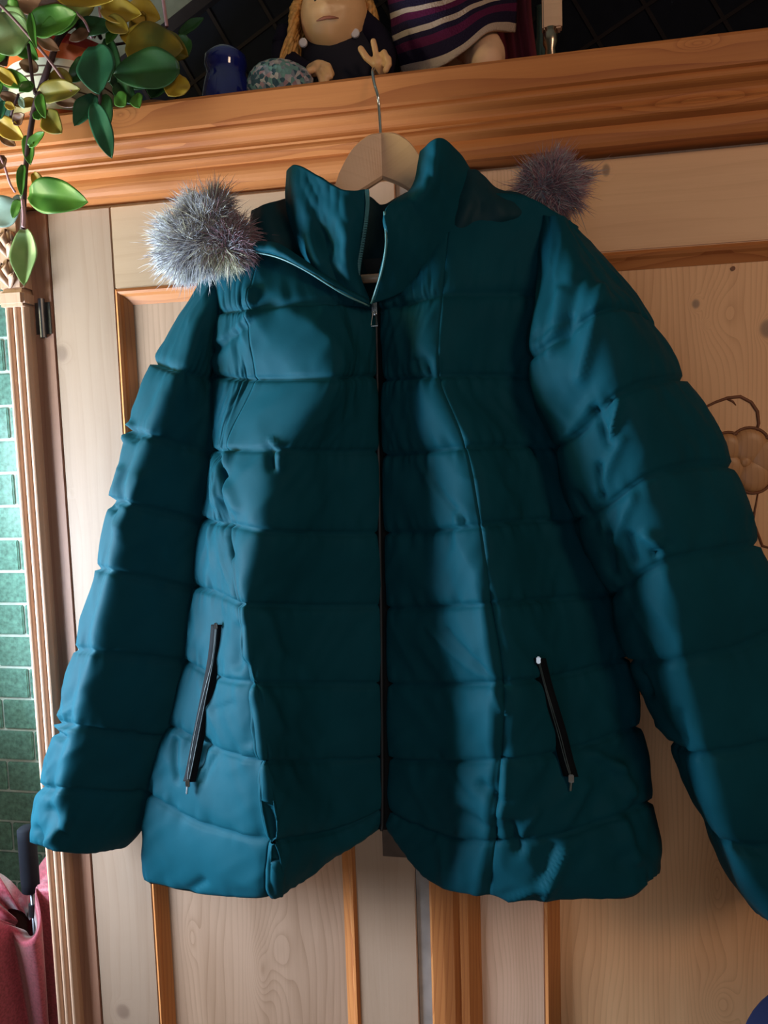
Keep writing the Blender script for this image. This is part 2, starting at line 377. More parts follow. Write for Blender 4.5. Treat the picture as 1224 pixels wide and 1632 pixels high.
for (x, y, r) in pet:
    c = onp(x, y); petal(bm, c[0], c[2], r * .00083)
    m = 28; pts = [(c[0] + (r + 2) * .00083 * math.cos(k * 2 * math.pi / m), YP - .0003, c[2] + (r + 2) * .00083 * math.sin(k * 2 * math.pi / m)) for k in range(m + 1)]
    tube(ring, pts, .0019, 6, cap=False)
c = onp(1187, 736); petal(bm, c[0], c[2], .008)
bmesh.ops.translate(bm, verts=bm.verts, vec=(0, -.0002, 0))
bm.to_mesh(flower.data); bm.free(); flower.data.materials.append(W_CARV)
for pl in flower.data.polygons: pl.use_smooth = True
tube(ring, [onp(*p) for p in ((1110, 660), (1124, 649), (1140, 641), (1160, 634), (1180, 632), (1197, 641), (1207, 656), (1209, 675), (1204, 694))], [.001, .0016, .0018, .0020, .0022, .0022, .0022, .002, .0014], 8)
tube(ring, [onp(*p) for p in ((1160, 636), (1168, 640), (1173, 646))], [.0016, .0014, .0006], 8)
tube(ring, [onp(*p) for p in ((1150, 695), (1160, 702), (1172, 706))], [.001, .004, .001], 8)
tube(ring, [onp(*p) for p in ((1209, 780), (1200, 830), (1215, 870), (1250, 880))], [.001, .0018, .0018, .001], 8)
o = obj('carved_groove', ring, W_GROOVE, smooth=True); o.parent = flower

# ------------------------------------------------------------------ the coat
cc = P(607, 800, -.12)
coat = thing('puffer_coat', 'teal quilted puffer coat with fur-trimmed hood hanging in front of the wardrobe', 'coat', loc=cc)
SURF = []                                     # px, py, Y of front surface samples
# creases: x0,y0,x1,y1 (px), width px, height m (positive = ridge)
CREASE = []
def seg(x0, y0, x1, y1, wd, h): CREASE.append((x0, y0, x1, y1, wd, h))
def crease_h(px, py):
    tot = np.zeros_like(px)
    for x0, y0, x1, y1, wd, h in CREASE:
        dx, dy = x1 - x0, y1 - y0; L2 = dx * dx + dy * dy
        t = ((px - x0) * dx + (py - y0) * dy) / L2; tc = np.clip(t, 0, 1)
        d2 = (px - x0 - tc * dx) ** 2 + (py - y0 - tc * dy) ** 2
        tot += 1.3 * h * np.exp(-d2 / wd ** 2)
    return tot
for a in [(352, 725, 366, 760, 5, -.006), (368, 722, 362, 745, 5, .005), (355, 722, 352, 800, 9, .003), (362, 800, 364, 835, 6, -.006), (375, 780, 385, 810, 7, .004), (370, 850, 378, 885, 5, -.005),
          (435, 705, 452, 722, 4, .005), (432, 712, 436, 745, 6, -.005), (448, 722, 447, 745, 5, .004), (350, 560, 400, 515, 7, -.004), (400, 515, 403, 470, 5, .004), (360, 545, 410, 500, 6, .003),
          (680, 575, 690, 600, 6, -.004), (696, 575, 694, 602, 5, .004), (667, 575, 672, 598, 5, -.003), (820, 800, 740, 760, 4, .001), (735, 820, 737, 842, 5, .004), (700, 770, 745, 830, 4, -.002),
          (775, 1250, 798, 1270, 9, -.006), (815, 1310, 828, 1350, 8, -.007), (805, 1215, 800, 1290, 6, .006), (895, 1350, 870, 1420, 7, .006), (850, 1290, 830, 1330, 7, .004), (880, 1345, 850, 1425, 10, -.004),
          (980, 1220, 1000, 1265, 8, .006), (940, 1200, 985, 1225, 7, .005), (985, 1310, 1000, 1370, 9, .006), (810, 1430, 870, 1400, 7, .005), (760, 1270, 700, 1200, 5, -.002), (720, 1000, 790, 1080, 4, -.003), (690, 1000, 770, 1075, 4, .002),
          (790, 1090, 803, 1130, 4, .004), (740, 1290, 790, 1320, 8, -.004), (930, 1250, 900, 1310, 8, .004),
          (355, 985, 352, 1060, 12, -.002), (385, 1000, 382, 1060, 8, -.004), (400, 1060, 405, 1180, 9, -.004), (410, 1210, 418, 1330, 9, -.003), (285, 1180, 290, 1240, 5, -.004), (335, 1180, 325, 1215, 5, -.004), (350, 1200, 330, 1240, 5, -.003),
          (350, 1130, 380, 1120, 5, -.002), (420, 980, 440, 1040, 9, .003), (415, 1100, 440, 1160, 9, .003), (300, 1420, 330, 1400, 7, -.004),
          # sleeves
          (205, 690, 222, 700, 4, -.005), (205, 700, 215, 680, 4, .005), (178, 800, 190, 812, 5, -.006), (185, 800, 200, 750, 6, .004), (195, 840, 225, 760, 6, .003), (95, 1155, 112, 1165, 5, .005), (92, 1165, 105, 1175, 5, -.006), (100, 1140, 118, 1128, 5, .003),
          (70, 1258, 85, 1262, 4, -.004), (65, 1320, 75, 1350, 6, -.005), (80, 1345, 110, 1300, 7, .005), (85, 1290, 100, 1330, 7, -.005),
          (855, 540, 910, 505, 4, -.002), (925, 450, 905, 540, 9, -.004), (955, 470, 930, 600, 10, .005), (900, 470, 880, 560, 9, .004), (985, 640, 975, 700, 5, .006), (950, 650, 975, 705, 6, -.005), (945, 640, 900, 700, 7, .003), (960, 740, 965, 790, 5, -.005),
          (925, 790, 940, 820, 6, -.004), (965, 830, 975, 870, 6, .003), (1035, 850, 1055, 870, 7, .007), (1045, 880, 1060, 866, 5, -.005), (975, 850, 980, 905, 7, -.005), (1010, 850, 1018, 890, 6, -.005), (1030, 1080, 1040, 1100, 7, -.006), (1090, 1130, 1100, 1180, 6, -.004), (1060, 1150, 1110, 1195, 5, .003),
          (990, 700, 960, 780, 8, .003), (1010, 790, 985, 860, 8, .003), (1175, 1350, 1210, 1355, 5, -.005)]: seg(*a)

def quilt(rows, nrow, seams_first, name, A=.009, base=-.12, d_is_y=False, closed=False, nu=None, seedv=1, noseam=(0,), wr=1.0, powr=.42, pinch=None):
    """rows: list of knot lists (px,py,d). Returns displaced grid (world) and base data."""
    Wd = np.array([[P(x, y, base - d) for (x, y, d) in r] for r in rows])     # nr,nk,3
    nr, nk = Wd.shape[:2]
    tv = np.linspace(0, nr - 1, (nr - 1) * nrow + 1)
    uv = np.linspace(0, nk - 1, (nk - 1) * nu + 1)
    if closed:
        ext = np.concatenate([Wd[:, -2:], Wd, Wd[:, :2]], axis=1)
        uv = np.linspace(2, nk + 2, nk * nu + 1)[:-1]
        T = np.moveaxis(ext, 1, 0); T = cr(T, uv)
    else:
        T = cr(np.moveaxis(Wd, 1, 0), uv)
    G = cr(np.moveaxis(T, 1, 0), tv)                                           # nt,nu,3
    def normals(G):
        du = np.roll(G, -1, 1) - np.roll(G, 1, 1) if closed else np.gradient(G, axis=1)
        dt = np.gradient(G, axis=0); N = np.cross(dt, du); N /= np.linalg.norm(N, axis=2, keepdims=True) + 1e-12; return N
    N = normals(G)
    mid = G.shape[1] // 3
    if np.mean(N[:, mid, 1]) > 0: N = -N
    sm_ = np.array([-1.0] + [i for i in range(nr) if i not in noseam])
    ix = np.clip(np.searchsorted(sm_, tv, side='right') - 1, 0, len(sm_) - 2); a_, b_ = sm_[ix], sm_[ix + 1]
    tau = ((tv - a_) / (b_ - a_))[:, None]; first = (a_ < 0)[:, None]
    tau = np.where(first, np.maximum(tau, .5), tau)
    dist = np.minimum(tau, 1 - tau)
    puff = np.sin(np.pi * tau) ** powr
    U = np.cumsum(np.concatenate([[0], np.linalg.norm(np.diff(G.mean(0), axis=0), axis=1)]))[None, :] * np.ones_like(G[..., 0])
    Z = G[..., 2]
    rowid = ix[:, None] * np.ones_like(U)
    gather = np.exp(-dist / .13) * (vnoise(U * 95, rowid * 3.1 + dist * 2, seedv) * .45 + vnoise(U * 190, rowid * 7 + dist * 4, seedv + 3) * .35) * (.45 + .55 * np.clip(vnoise(U * 14, rowid * 2.3, seedv + 11) + .3, 0, 1))
    slow = vnoise(U * 16 + Z * 6, Z * 18, seedv + 5) * .0024 + (1 - 2 * np.abs(vnoise(U * 34 + Z * 20, Z * 13 - U * 6, seedv + 7))) * .0013 + (1 - 2 * np.abs(vnoise(U * 50 - Z * 32, Z * 16 + U * 9, seedv + 8))) * .0008
    px, py = proj(G)
    h = A * puff + gather * .0085 * wr * np.clip(dist * 40, .15, 1) + slow * wr * np.clip(puff, .1, 1) - .0030 * np.exp(-(dist / .03) ** 2)
    front = (N[..., 1] < .2)
    crumple = 1 / (1 + np.exp(-(px - 800) / 12)) / (1 + np.exp(-(py - 1190) / 18)) / (1 + np.exp((px - 1030) / 10)) if name == 'body' else 0
    ra = (px + py * .55) / 46; rb = (py - px * .55) / 120
    h = h + crumple * (.0050 * vnoise(ra, rb, 41) + .0028 * vnoise(ra * 2.1, rb * 2, 42))
    h = h + crease_h(px, py) * front * np.clip(dist * 25, .3, 1)
    if pinch is not None:
        h = h + pinch(uv if not closed else uv - 2, tv)
    D = G + N * h[..., None]
    return D, uv, tv, N
K = lambda d0, *p: [(x, y, d) for (x, y), d in zip(p, d0)]
dU = (-.07, -.03, .028, .045, .055, .060, .036, .012, .012, .036, .058, .028, -.012, -.03, -.07)
def row(d, *p):
    # add back-wrapping knots at either end
    p = list(p); x0, y0 = p[0]; x1, y1 = p[-1]
    q = [(x0 + 14, y0, -.062), (x0 - 1, y0, -.028)] + [(x, y, dd) for (x, y), dd in zip(p, d)] + [(x1 + 1, y1, -.045), (x1 - 14, y1, -.068)]
    return q
body = [
 row((0.000, 0.015, 0.022, 0.025, 0.030, 0.030, 0.030, 0.028, 0.018, 0.004, -0.010), (352, 436), (380, 415), (420, 405), (470, 425), (540, 455), (590, 480), (606, 480), (650, 430), (720, 340), (820, 312), (903, 356)),
 row((0.012, 0.032, 0.048, 0.058, 0.040, 0.026, 0.026, 0.046, 0.057, 0.028, -0.005), (352, 500), (375, 497), (400, 494), (500, 486), (552, 488), (594, 492), (608, 492), (660, 484), (705, 472), (800, 470), (870, 470)),
 row((0.012, 0.035, 0.046, 0.089, 0.057, 0.022, 0.022, 0.046, 0.071, 0.030, -0.005), (350, 600), (380, 604), (410, 605), (520, 604), (560, 603), (598, 600), (611, 606), (650, 603), (700, 600), (785, 600), (870, 600)),
 row((0.010, 0.036, 0.050, 0.096, 0.050, 0.018, 0.018, 0.048, 0.086, 0.030, -0.008), (346, 718), (353, 719), (363, 717), (450, 718), (530, 720), (599, 720), (613, 725), (670, 721), (742, 714), (820, 712), (905, 712)),
 row((0.005, 0.040, 0.068, 0.107, 0.048, 0.014, 0.014, 0.050, 0.098, 0.032, -0.010), (330, 826), (347, 833), (372, 836), (422, 846), (520, 850), (601, 850), (616, 850), (690, 846), (766, 838), (850, 830), (950, 825)),
 row((0.000, 0.040, 0.096, 0.107, 0.044, 0.012, 0.012, 0.050, 0.107, 0.034, -0.012), (318, 935), (345, 944), (385, 961), (402, 963), (500, 966), (603, 966), (619, 969), (700, 966), (783, 962), (880, 955), (976, 945)),
 row((0.000, 0.042, 0.103, 0.110, 0.044, 0.012, 0.012, 0.050, 0.110, 0.036, -0.012), (302, 1055), (345, 1078), (400, 1088), (416, 1089), (510, 1090), (604, 1090), (621, 1091), (715, 1090), (802, 1087), (900, 1075), (990, 1050)),
 row((0.000, 0.044, 0.107, 0.114, 0.044, 0.010, 0.010, 0.048, 0.108, 0.060, -0.008), (279, 1160), (345, 1192), (415, 1212), (431, 1212), (510, 1212), (605, 1208), (622, 1210), (715, 1213), (799, 1210), (900, 1196), (1008, 1160)),
 row((0.000, 0.044, 0.107, 0.114, 0.042, 0.008, 0.008, 0.046, 0.094, 0.088, 0.014), (247, 1268), (320, 1310), (427, 1340), (443, 1338), (530, 1322), (606, 1292), (624, 1296), (710, 1332), (790, 1340), (900, 1328), (1026, 1280)),
 row((0.000, 0.036, 0.089, 0.086, 0.034, 0.006, 0.006, 0.038, 0.080, 0.084, 0.022), (242, 1408), (320, 1426), (428, 1432), (462, 1420), (530, 1366), (602, 1324), (616, 1323), (682, 1404), (780, 1430), (985, 1436), (1040, 1398))]
NU = 22
knot_ids = dict(Lout=2, Lprin=4, zl=7, zr=8, Rprin=10, Rout=12)
def bpinch(u, t):
    u = u[None, :]; t = t[:, None]; h = np.zeros((t.shape[0], u.shape[1]))
    for k, s, t0 in ((4, 1, 2.9), (10, -1, 4.6)):
        h = h + (-.004 * np.exp(-((u - k) / .08) ** 2) + .0025 * np.exp(-((u - k - s * .14) / .08) ** 2)) * np.clip((t - t0) * 3, 0, 1)
    h = h - .011 * np.exp(-((u - 7.5) / .5) ** 2)
    return h
G, uv, tv, N = quilt(body, 22, True, 'body', A=.0056, nu=NU, seedv=2, pinch=bpinch, wr=1.15)
pxs, pys = proj(G)
m_ = (N[..., 1] < -.1)
SURF = np.stack([pxs[m_], pys[m_], G[..., 1][m_]], 1)
def on(px, py, lift=.002):
    d = (SURF[:, 0] - px) ** 2 + (SURF[:, 1] - py) ** 2; i = np.argpartition(d, 4)[:4]
    return V(P(px, py, SURF[i, 2].mean() - lift))
def panel(name, u0, u1, m=COAT):
    a = int(round(u0 * NU)); b = int(round(u1 * NU))
    o = link(name, gridmesh(name, G[:, a:b + 1]), m, smooth=True); adopt(o, coat)
    md = o.modifiers.new('thick', 'SOLIDIFY'); md.thickness = .0018; md.offset = -1 if False else 0
    return o
panel('side_panel', 0, 4); panel('front_panel', 4, 7.35); panel('front_panel', 7.6, 10); panel('side_panel', 10, 14)
# back panel with its own quilting, and the underside of the hem
bk = []
for r in body:
    a = r[0]; b = r[-1]; bk.append([(a[0] + (b[0] - a[0]) * t, a[1] + (b[1] - a[1]) * t, -.068 - .006 * math.sin(math.pi * t)) for t in np.linspace(0, 1, 6)])
for i in (0,): bk[i] = [(x, y + (60 if 450 < x < 760 else 0), d) for x, y, d in bk[i]]
bk[-1] = [(x, min(y, 1305), d) for x, y, d in bk[-1]]
Gb, _, _, _ = quilt(bk, 8, True, 'back', A=-.004, nu=14, seedv=9, wr=0)
o = link('back_panel', gridmesh('back_panel', Gb), LINING, smooth=True); adopt(o, coat)
# sleeves: closed tubes
def sleeve(rows, name, seedv, A=.011, base=-.115):
    full = []
    for r in rows:
        L, Rr = r[0], r[-1]
        back = [(Rr[0] - (Rr[0] - L[0]) * t, Rr[1] - (Rr[1] - L[1]) * t, -.052) for t in (.15, .5, .85)]
        full.append(list(r) + back)
    # cuff: a turned-in opening
    L, Rr = full[-1][0], full[-1][-4]
    Gs, uvs, tvs, Ns = quilt(full, 20, True, name, A=A*.72, base=base, nu=16, closed=True, seedv=seedv, noseam=(0, 1), wr=1.15)
    last = Gs[-1]; cen = last.mean(0)
    ins = [last + (cen - last) * .10 + np.array([0, 0, .002]), last + (cen - last) * .16 + np.array([0, 0, .03])]
    Gs2 = np.concatenate([Gs, np.array(ins)])
    o = link(name, gridmesh(name, Gs2, close=True), COAT, smooth=True); adopt(o, coat)
    Gi = np.array([last + (cen - last) * .15 + np.array([0, 0, .006]), last + (cen - last) * .3 + np.array([0, 0, .08]), last * 0 + cen + np.array([0, 0, .085])])
    li = link('cuff_lining', gridmesh('cuff_lining', Gi, close=True), LINING, smooth=True); li.parent = o
    return o
def lr(L, Rr, fr, dd, bow=0):                # left point, right point, ridge fraction, depths (L, ridge, mid, R)
    out = []
    ts = (0, fr * .5, fr, (fr + 1) / 2, 1)
    ds = (dd[0], dd[0] * .35 + dd[1] * .65, dd[1], dd[2], dd[3])
    for t, d in zip(ts, ds): out.append((L[0] + (Rr[0] - L[0]) * t, L[1] + (Rr[1] - L[1]) * t + bow * math.sin(math.pi * t), d))
    return out
LS = (.004, .044, .008, -.036)
left = [lr((326, 452), (352, 436), .5, (-.02, .0, -.005, -.015)), lr((290, 513), (362, 498), .45, (-.01, .025, .012, -.01)), lr((249, 580), (372, 612), .33, LS, 4), lr((210, 686), (372, 735), .22, LS), lr((183, 797), (360, 840), .17, LS),
        lr((157, 905), (345, 945), .15, LS), lr((122, 1035), (330, 1058), .17, LS), lr((97, 1152), (300, 1175), .17, LS, 4), lr((68, 1253), (256, 1262), .20, LS, 4), lr((53, 1346), (196, 1352), .30, LS, 14)]
sleeve(left, 'sleeve', 21, A=.0075)
RS = (.036, .090, .045, -.01)
right = [[(868, 345, -.01), (880, 348, .01), (890, 352, .012), (898, 355, .0), (906, 360, -.02)],
         [(866, 462, .03), (890, 456, .055), (930, 452, .070), (965, 452, .04), (998, 462, -.01)],
         [(846, 572, .036), (875, 552, .065), (955, 500, .088), (1005, 495, .05), (1045, 530, -.01)],
         [(888, 712, .036), (930, 688, .070), (988, 628, .092), (1050, 608, .05), (1087, 606, -.01)],
         [(920, 828, .034), (965, 808, .068), (1034, 760, .092), (1105, 742, .05), (1164, 744, -.01)],
         [(978, 948, .026), (1010, 924, .062), (1064, 894, .090), (1140, 878, .05), (1205, 868, -.01)],
         [(1005, 1052, .02), (1040, 1054, .058), (1095, 1050, .088), (1180, 1030, .05), (1258, 990, -.01)],
         [(1072, 1180, .02), (1095, 1192, .056), (1132, 1200, .084), (1224, 1182, .05), (1312, 1130, -.01)],
         [(1120, 1292, .02), (1140, 1322, .052), (1172, 1345, .080), (1260, 1340, .05), (1365, 1270, -.01)],
         [(1206, 1450, .02), (1222, 1470, .045), (1260, 1485, .070), (1330, 1465, .04), (1400, 1400, -.01)]]
sl2 = sleeve(right, 'sleeve', 33, A=.0085, base=-.125)

# collar, hood and placket
def sheet(name, rows, m, nr=14, nu=14, base=-.12, thick=.005, bumpy=.0015, seedv=3, parent=coat, creases=True):
    Wd = np.array([[P(x, y, base - d) for (x, y, d) in r] for r in rows])
    g = cr(Wd, np.linspace(0, len(rows) - 1, (len(rows) - 1) * nr + 1))
    g = np.moveaxis(cr(np.moveaxis(g, 1, 0), np.linspace(0, Wd.shape[1] - 1, (Wd.shape[1] - 1) * nu + 1)), 1, 0)
    g = g.copy(); g[..., 1] += bumpy * vnoise(g[..., 0] * 90 + g[..., 2] * 30, g[..., 2] * 45, seedv) + bumpy * .5 * vnoise(g[..., 0] * 190, g[..., 2] * 90, seedv + 2)
    o = link(name, gridmesh(name, g), m, smooth=True); adopt(o, parent)
    md = o.modifiers.new('thick', 'SOLIDIFY'); md.thickness = thick; md.offset = 0
    b = o.modifiers.new('soft', 'SUBSURF'); b.levels = b.render_levels = 1
    return o
# hood and neck lining behind everything
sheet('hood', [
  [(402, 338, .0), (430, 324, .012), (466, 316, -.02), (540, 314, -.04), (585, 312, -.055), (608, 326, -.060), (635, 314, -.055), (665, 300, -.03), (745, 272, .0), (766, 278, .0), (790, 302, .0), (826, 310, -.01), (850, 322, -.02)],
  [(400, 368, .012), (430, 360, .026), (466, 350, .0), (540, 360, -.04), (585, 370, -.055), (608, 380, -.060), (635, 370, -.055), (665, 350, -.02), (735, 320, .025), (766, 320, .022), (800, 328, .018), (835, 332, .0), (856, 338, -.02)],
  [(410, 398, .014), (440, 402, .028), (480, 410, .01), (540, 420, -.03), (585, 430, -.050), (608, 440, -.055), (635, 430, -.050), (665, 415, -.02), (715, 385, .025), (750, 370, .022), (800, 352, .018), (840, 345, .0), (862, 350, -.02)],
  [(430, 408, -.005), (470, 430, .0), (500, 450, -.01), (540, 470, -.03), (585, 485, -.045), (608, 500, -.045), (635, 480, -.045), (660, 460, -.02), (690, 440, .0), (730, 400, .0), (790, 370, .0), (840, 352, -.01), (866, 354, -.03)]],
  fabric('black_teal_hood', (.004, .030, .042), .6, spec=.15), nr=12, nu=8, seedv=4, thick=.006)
# collar halves
sheet('collar', [
  [(460, 272, .010), (474, 262, .038), (508, 280, .052), (548, 302, .060), (583, 303, .052)],
  [(457, 312, .006), (478, 318, .042), (512, 335, .048), (548, 350, .062), (582, 348, .050)],
  [(464, 352, .006), (490, 366, .048), (520, 382, .044), (552, 388, .064), (577, 392, .046)],
  [(478, 396, .010), (500, 412, .058), (528, 420, .052), (554, 428, .060), (572, 438, .042)],
  [(494, 428, .026), (516, 444, .052), (544, 458, .050), (570, 472, .045), (590, 484, .038)]], COAT, seedv=12, bumpy=.0025, thick=.006)
sheet('collar', [
  [(672, 240, .026), (692, 224, .052), (706, 221, .050), (730, 244, .014), (744, 268, -.012)],
  [(658, 300, .040), (682, 294, .064), (702, 290, .052), (740, 306, .014), (772, 318, -.012)],
  [(613, 337, .084), (650, 340, .072), (690, 345, .052), (728, 350, .026), (764, 350, .002)],
  [(615, 388, .082), (645, 398, .066), (680, 402, .048), (712, 395, .028), (742, 380, .004)],
  [(594, 484, .050), (622, 474, .046), (655, 458, .038), (692, 436, .028), (730, 402, .010)]], COAT, seedv=15, bumpy=.002, thick=.006)
# folded flap under the left collar with its bright edge
sheet('collar_flap', [
  [(402, 386, .032), (440, 388, .050), (482, 414, .052), (540, 452, .050), (588, 480, .042)],
  [(404, 394, .046), (442, 400, .062), (484, 424, .064), (542, 459, .060), (589, 484, .048)],
  [(406, 402, .034), (444, 410, .052), (486, 430, .056), (544, 465, .054), (590, 488, .042)]], COAT, nr=6, nu=10, thick=.004, seedv=18)
def piping(name, pts, rad, m, base=-.12, parent=coat):
    W3 = np.array([P(x, y, base - d) for x, y, d in pts]); W3 = cr(W3, np.linspace(0, len(pts) - 1, len(pts) * 6))
    bm = bmesh.new(); tube(bm, W3.tolist(), rad, 6); o = obj(name, bm, m, smooth=True); adopt(o, parent); return o
PIPE = plain('pale_teal_edge', (.05, .16, .17), .4)
piping('collar_piping', [(613, 337, .088), (615, 365, .088), (615, 395, .087), (609, 430, .078), (600, 460, .068), (592, 484, .056)], .0014, PIPE)
piping('collar_piping', [(408, 402, .044), (445, 411, .060), (487, 431, .064), (545, 467, .061), (589, 488, .050)], .0011, PIPE)
# collar zip teeth
bm = bmesh.new()
zp = np.array([P(x, y, -.12 - d) for x, y, d in [(583, 304, .057), (584, 325, .056), (582, 350, .055), (577, 385, .053), (571, 420, .049), (568, 445, .044)]])
zp = cr(zp, np.linspace(0, 5, 46))
for i, p in enumerate(zp): box(bm, p[0] - .0005, p[0] + .0035, p[1] - .0015, p[1] + .0015, p[2] - .0009, p[2] + .0009)
tube(bm, zp.tolist(), .0011, 6)
adopt(tag(obj('zip_teeth', bm, TEETH), kind='stuff'), coat)
# front zip: tape, teeth, slider, pull
def strip(name, pts, half, m, lift=.002, parent=coat, n=60):
    W3 = [on(x, y, lift) for x, y in pts]; W3 = cr(np.array([list(p) for p in W3]), np.linspace(0, len(pts) - 1, n))
    g = np.stack([W3 + np.array([-half, .0006, 0]), W3 + np.array([0, -.0008, 0]), W3 + np.array([half, .0006, 0])], 1)
    o = link(name, gridmesh(name, g), m, smooth=True); adopt(o, parent)
    md = o.modifiers.new('t', 'SOLIDIFY'); md.thickness = .0012; return o, W3
zpts = [(600, 500), (602, 600), (604, 720), (606, 850), (608, 966), (609, 1090), (610, 1208), (610, 1300), (609, 1322)]
tape, W3 = strip('zip_tape', zpts, .013, BLACKTAPE, .003)
bm = bmesh.new(); tube(bm, (W3 + np.array([.0, -.0030, 0])).tolist(), .0022, 8)
o = obj('front_zip_teeth', bm, plain('dark_teeth', (.012, .013, .016), .5), smooth=True); adopt(o, coat)
sp = on(597, 492, .012)
bm = bmesh.new(); box(bm, sp.x - .003, sp.x + .003, sp.y - .003, sp.y + .004, sp.z - .008, sp.z + .008, bev=.0012)
sl = obj('zip_slider', bm, METAL); adopt(sl, coat)
bm = bmesh.new()
for s in (-1, 1): tube(bm, [(sp.x + s * .0012, sp.y - .004, sp.z - .004), (sp.x + s * .004, sp.y - .005, sp.z - .020)], .0007, 6)
tube(bm, [(sp.x - .004, sp.y - .005, sp.z - .020), (sp.x + .004, sp.y - .005, sp.z - .020)], .0007, 6)
o = obj('zip_pull', bm, METAL); o.parent = sl
# pocket zips
def pocket(pts, gap):
    tp, W3 = strip('pocket_opening', pts, .0080, BLACKTAPE, .0075, n=40)
    for side, name in ((0, 'pocket_teeth'), (-1, 'pocket_teeth')):
        t = np.linspace(0, 1, 40)[:, None]
        off = np.concatenate([side * gap * np.sin(np.pi * np.clip((t - .25) / .75, 0, 1)) + 0 * t - (.0006 if side else -.0006), t * 0 - .0022, t * 0], 1)
        bm = bmesh.new(); tube(bm, (W3 + off).tolist(), .0007, 6)
        q = obj(name, bm, plain('pocket_teeth_grey', (.035, .055, .06), .5), smooth=True); q.parent = tp
    for (p, s) in ((W3[0], .0022), (W3[-1], .0028)):
        bm = bmesh.new(); box(bm, p[0] - s, p[0] + s, p[1] - .005, p[1] - .001, p[2] - s * 1.9, p[2] + s * 1.6, bev=.001)
        if s > .0025: tube(bm, [(p[0], p[1] - .004, p[2] - .004), (p[0] - .001, p[1] - .005, p[2] - .013)], .0016, 8)
        q = obj('pocket_slider', bm, METAL); q.parent = tp
pocket([(346, 996), (343, 1030), (338, 1065), (329, 1110), (321, 1150), (313, 1190), (305, 1230), (301, 1246)], .004)
pocket([(858, 1050), (868, 1090), (880, 1130), (892, 1170), (902, 1210), (910, 1238)], .001)
# neck label
a = P(596, 424, -.12 + .048)
bx('neck_label', plain('charcoal_label', (.03, .032, .036), .8), coat, a[0] - .018, a[0] + .018, a[1] - .001, a[1] + .001, a[2] - .009, a[2] + .009, bev=.0004)

# fur trim: tapering strands
FUR = [plain('fur_grey', (.50, .50, .52), .8), plain('fur_smoke', (.30, .29, .34), .8), plain('fur_cream', (.70, .68, .52), .8), plain('fur_plum', (.38, .21, .25), .8)]
def fur(blobs, Y, n, seed, pick, flow, name='fur_trim'):
    r = np.random.default_rng(seed); sc = (Y + 1.0) / F
    cs = [(P(a, b, Y), rx * sc, ry * sc) for a, b, rx, ry in blobs]; C0 = sum(c for c, _, _ in cs) / len(cs); ext = sum(q for _, q, _ in cs) / len(cs) * 1.5
    bm = bmesh.new(); mats = []
    for c, rx, ry in cs:
        q = bmesh.ops.create_uvsphere(bm, u_segments=20, v_segments=12, radius=1)
        for v in q['verts']: v.co = Vector((c[0] + v.co.x * rx * .78, c[1] + v.co.y * rx * .6, c[2] + v.co.z * ry * .78))
    base_f = len(bm.faces)
    verts = []; faces = []; mi = []
    me = bpy.data.meshes.new(name)
    bm.verts.ensure_lookup_table()
    verts = [tuple(v.co) for v in bm.verts]; faces = [tuple(v.index for v in f.verts) for f in bm.faces]; mi = [1] * len(faces); bm.free()
    for i in range(n):
        d = r.normal(size=3); d /= np.linalg.norm(d)
        if d[1] > .6: continue
        c, rx, ry = cs[i % len(cs)]; p = c + d * np.array([rx, rx * .77, ry]) * .78
        dd = (p - C0) / ext
        cl = vnoise(np.array([p[0] * 110]), np.array([p[2] * 110 + p[1] * 60]), seed)[0]; cl2 = vnoise(np.array([p[0] * 110 + 9]), np.array([p[2] * 110]), seed + 3)[0]
        L = .016 + .016 * r.random() ** 2 + .008 * cl
        t = d * .55 + dd * np.array([.5, .2, .5]) + np.array(flow) + np.array([cl * .9, 0, cl2 * .9]) + r.normal(size=3) * .22; t /= np.linalg.norm(t)
        bend = r.normal(size=3) * .3 + np.array([0, 0, -.2])
        w0 = .00038 + .0003 * r.random(); side = np.cross(t, r.normal(size=3)); side /= np.linalg.norm(side); s2 = np.cross(t, side)
        k = len(verts); P0 = p
        for j, f in enumerate((0, .35, .7)):
            q = p + t * L * f + bend * L * f * f * .6; ww = w0 * (1 - .25 * j)
            for a in (0, 2.09, 4.19): verts.append(tuple(q + ww * (side * math.cos(a) + s2 * math.sin(a))))
        verts.append(tuple(p + t * L + bend * L * .6))
        mid = pick(dd, r)
        for j in (0, 1):
            for a in range(3):
                b = (a + 1) % 3; faces.append((k + j * 3 + a, k + j * 3 + b, k + j * 3 + 3 + b, k + j * 3 + 3 + a)); mi.append(mid)
        for a in range(3): faces.append((k + 6 + a, k + 6 + (a + 1) % 3, k + 9)); mi.append(mid)
    me.from_pydata(verts, [], faces); me.update()
    o = link(name, me, FUR, smooth=True); me.polygons.foreach_set('material_index', mi); adopt(o, coat); tag(o, kind='stuff'); return o
def pickL(d, r):
    x = d[0] + r.normal() * .25
    if .1 < d[0] < .75 and -.55 < d[2] + (d[0] - .4) * .5 < -.25 and r.random() < .75: return 2
    if x > .45: return 3 if r.random() < .6 else 1
    return 0 if r.random() < .62 else (1 if r.random() < .7 else 2)
def pickR(d, r): return 3 if r.random() < .6 else (1 if r.random() < .7 else 0)
tag(fur([(298, 388, 46, 46), (338, 350, 48, 40), (372, 388, 36, 34), (318, 400, 50, 34)], -.150, 13000, 5, pickL, (-.15, 0, .05)), 'fluffy grey fur trim at the left of the hood')
tag(fur([(868, 302, 34, 36), (892, 300, 32, 36), (878, 282, 28, 26)], -.075, 6000, 8, pickR, (.1, 0, .15)), 'plum-brown fur trim at the right of the hood')

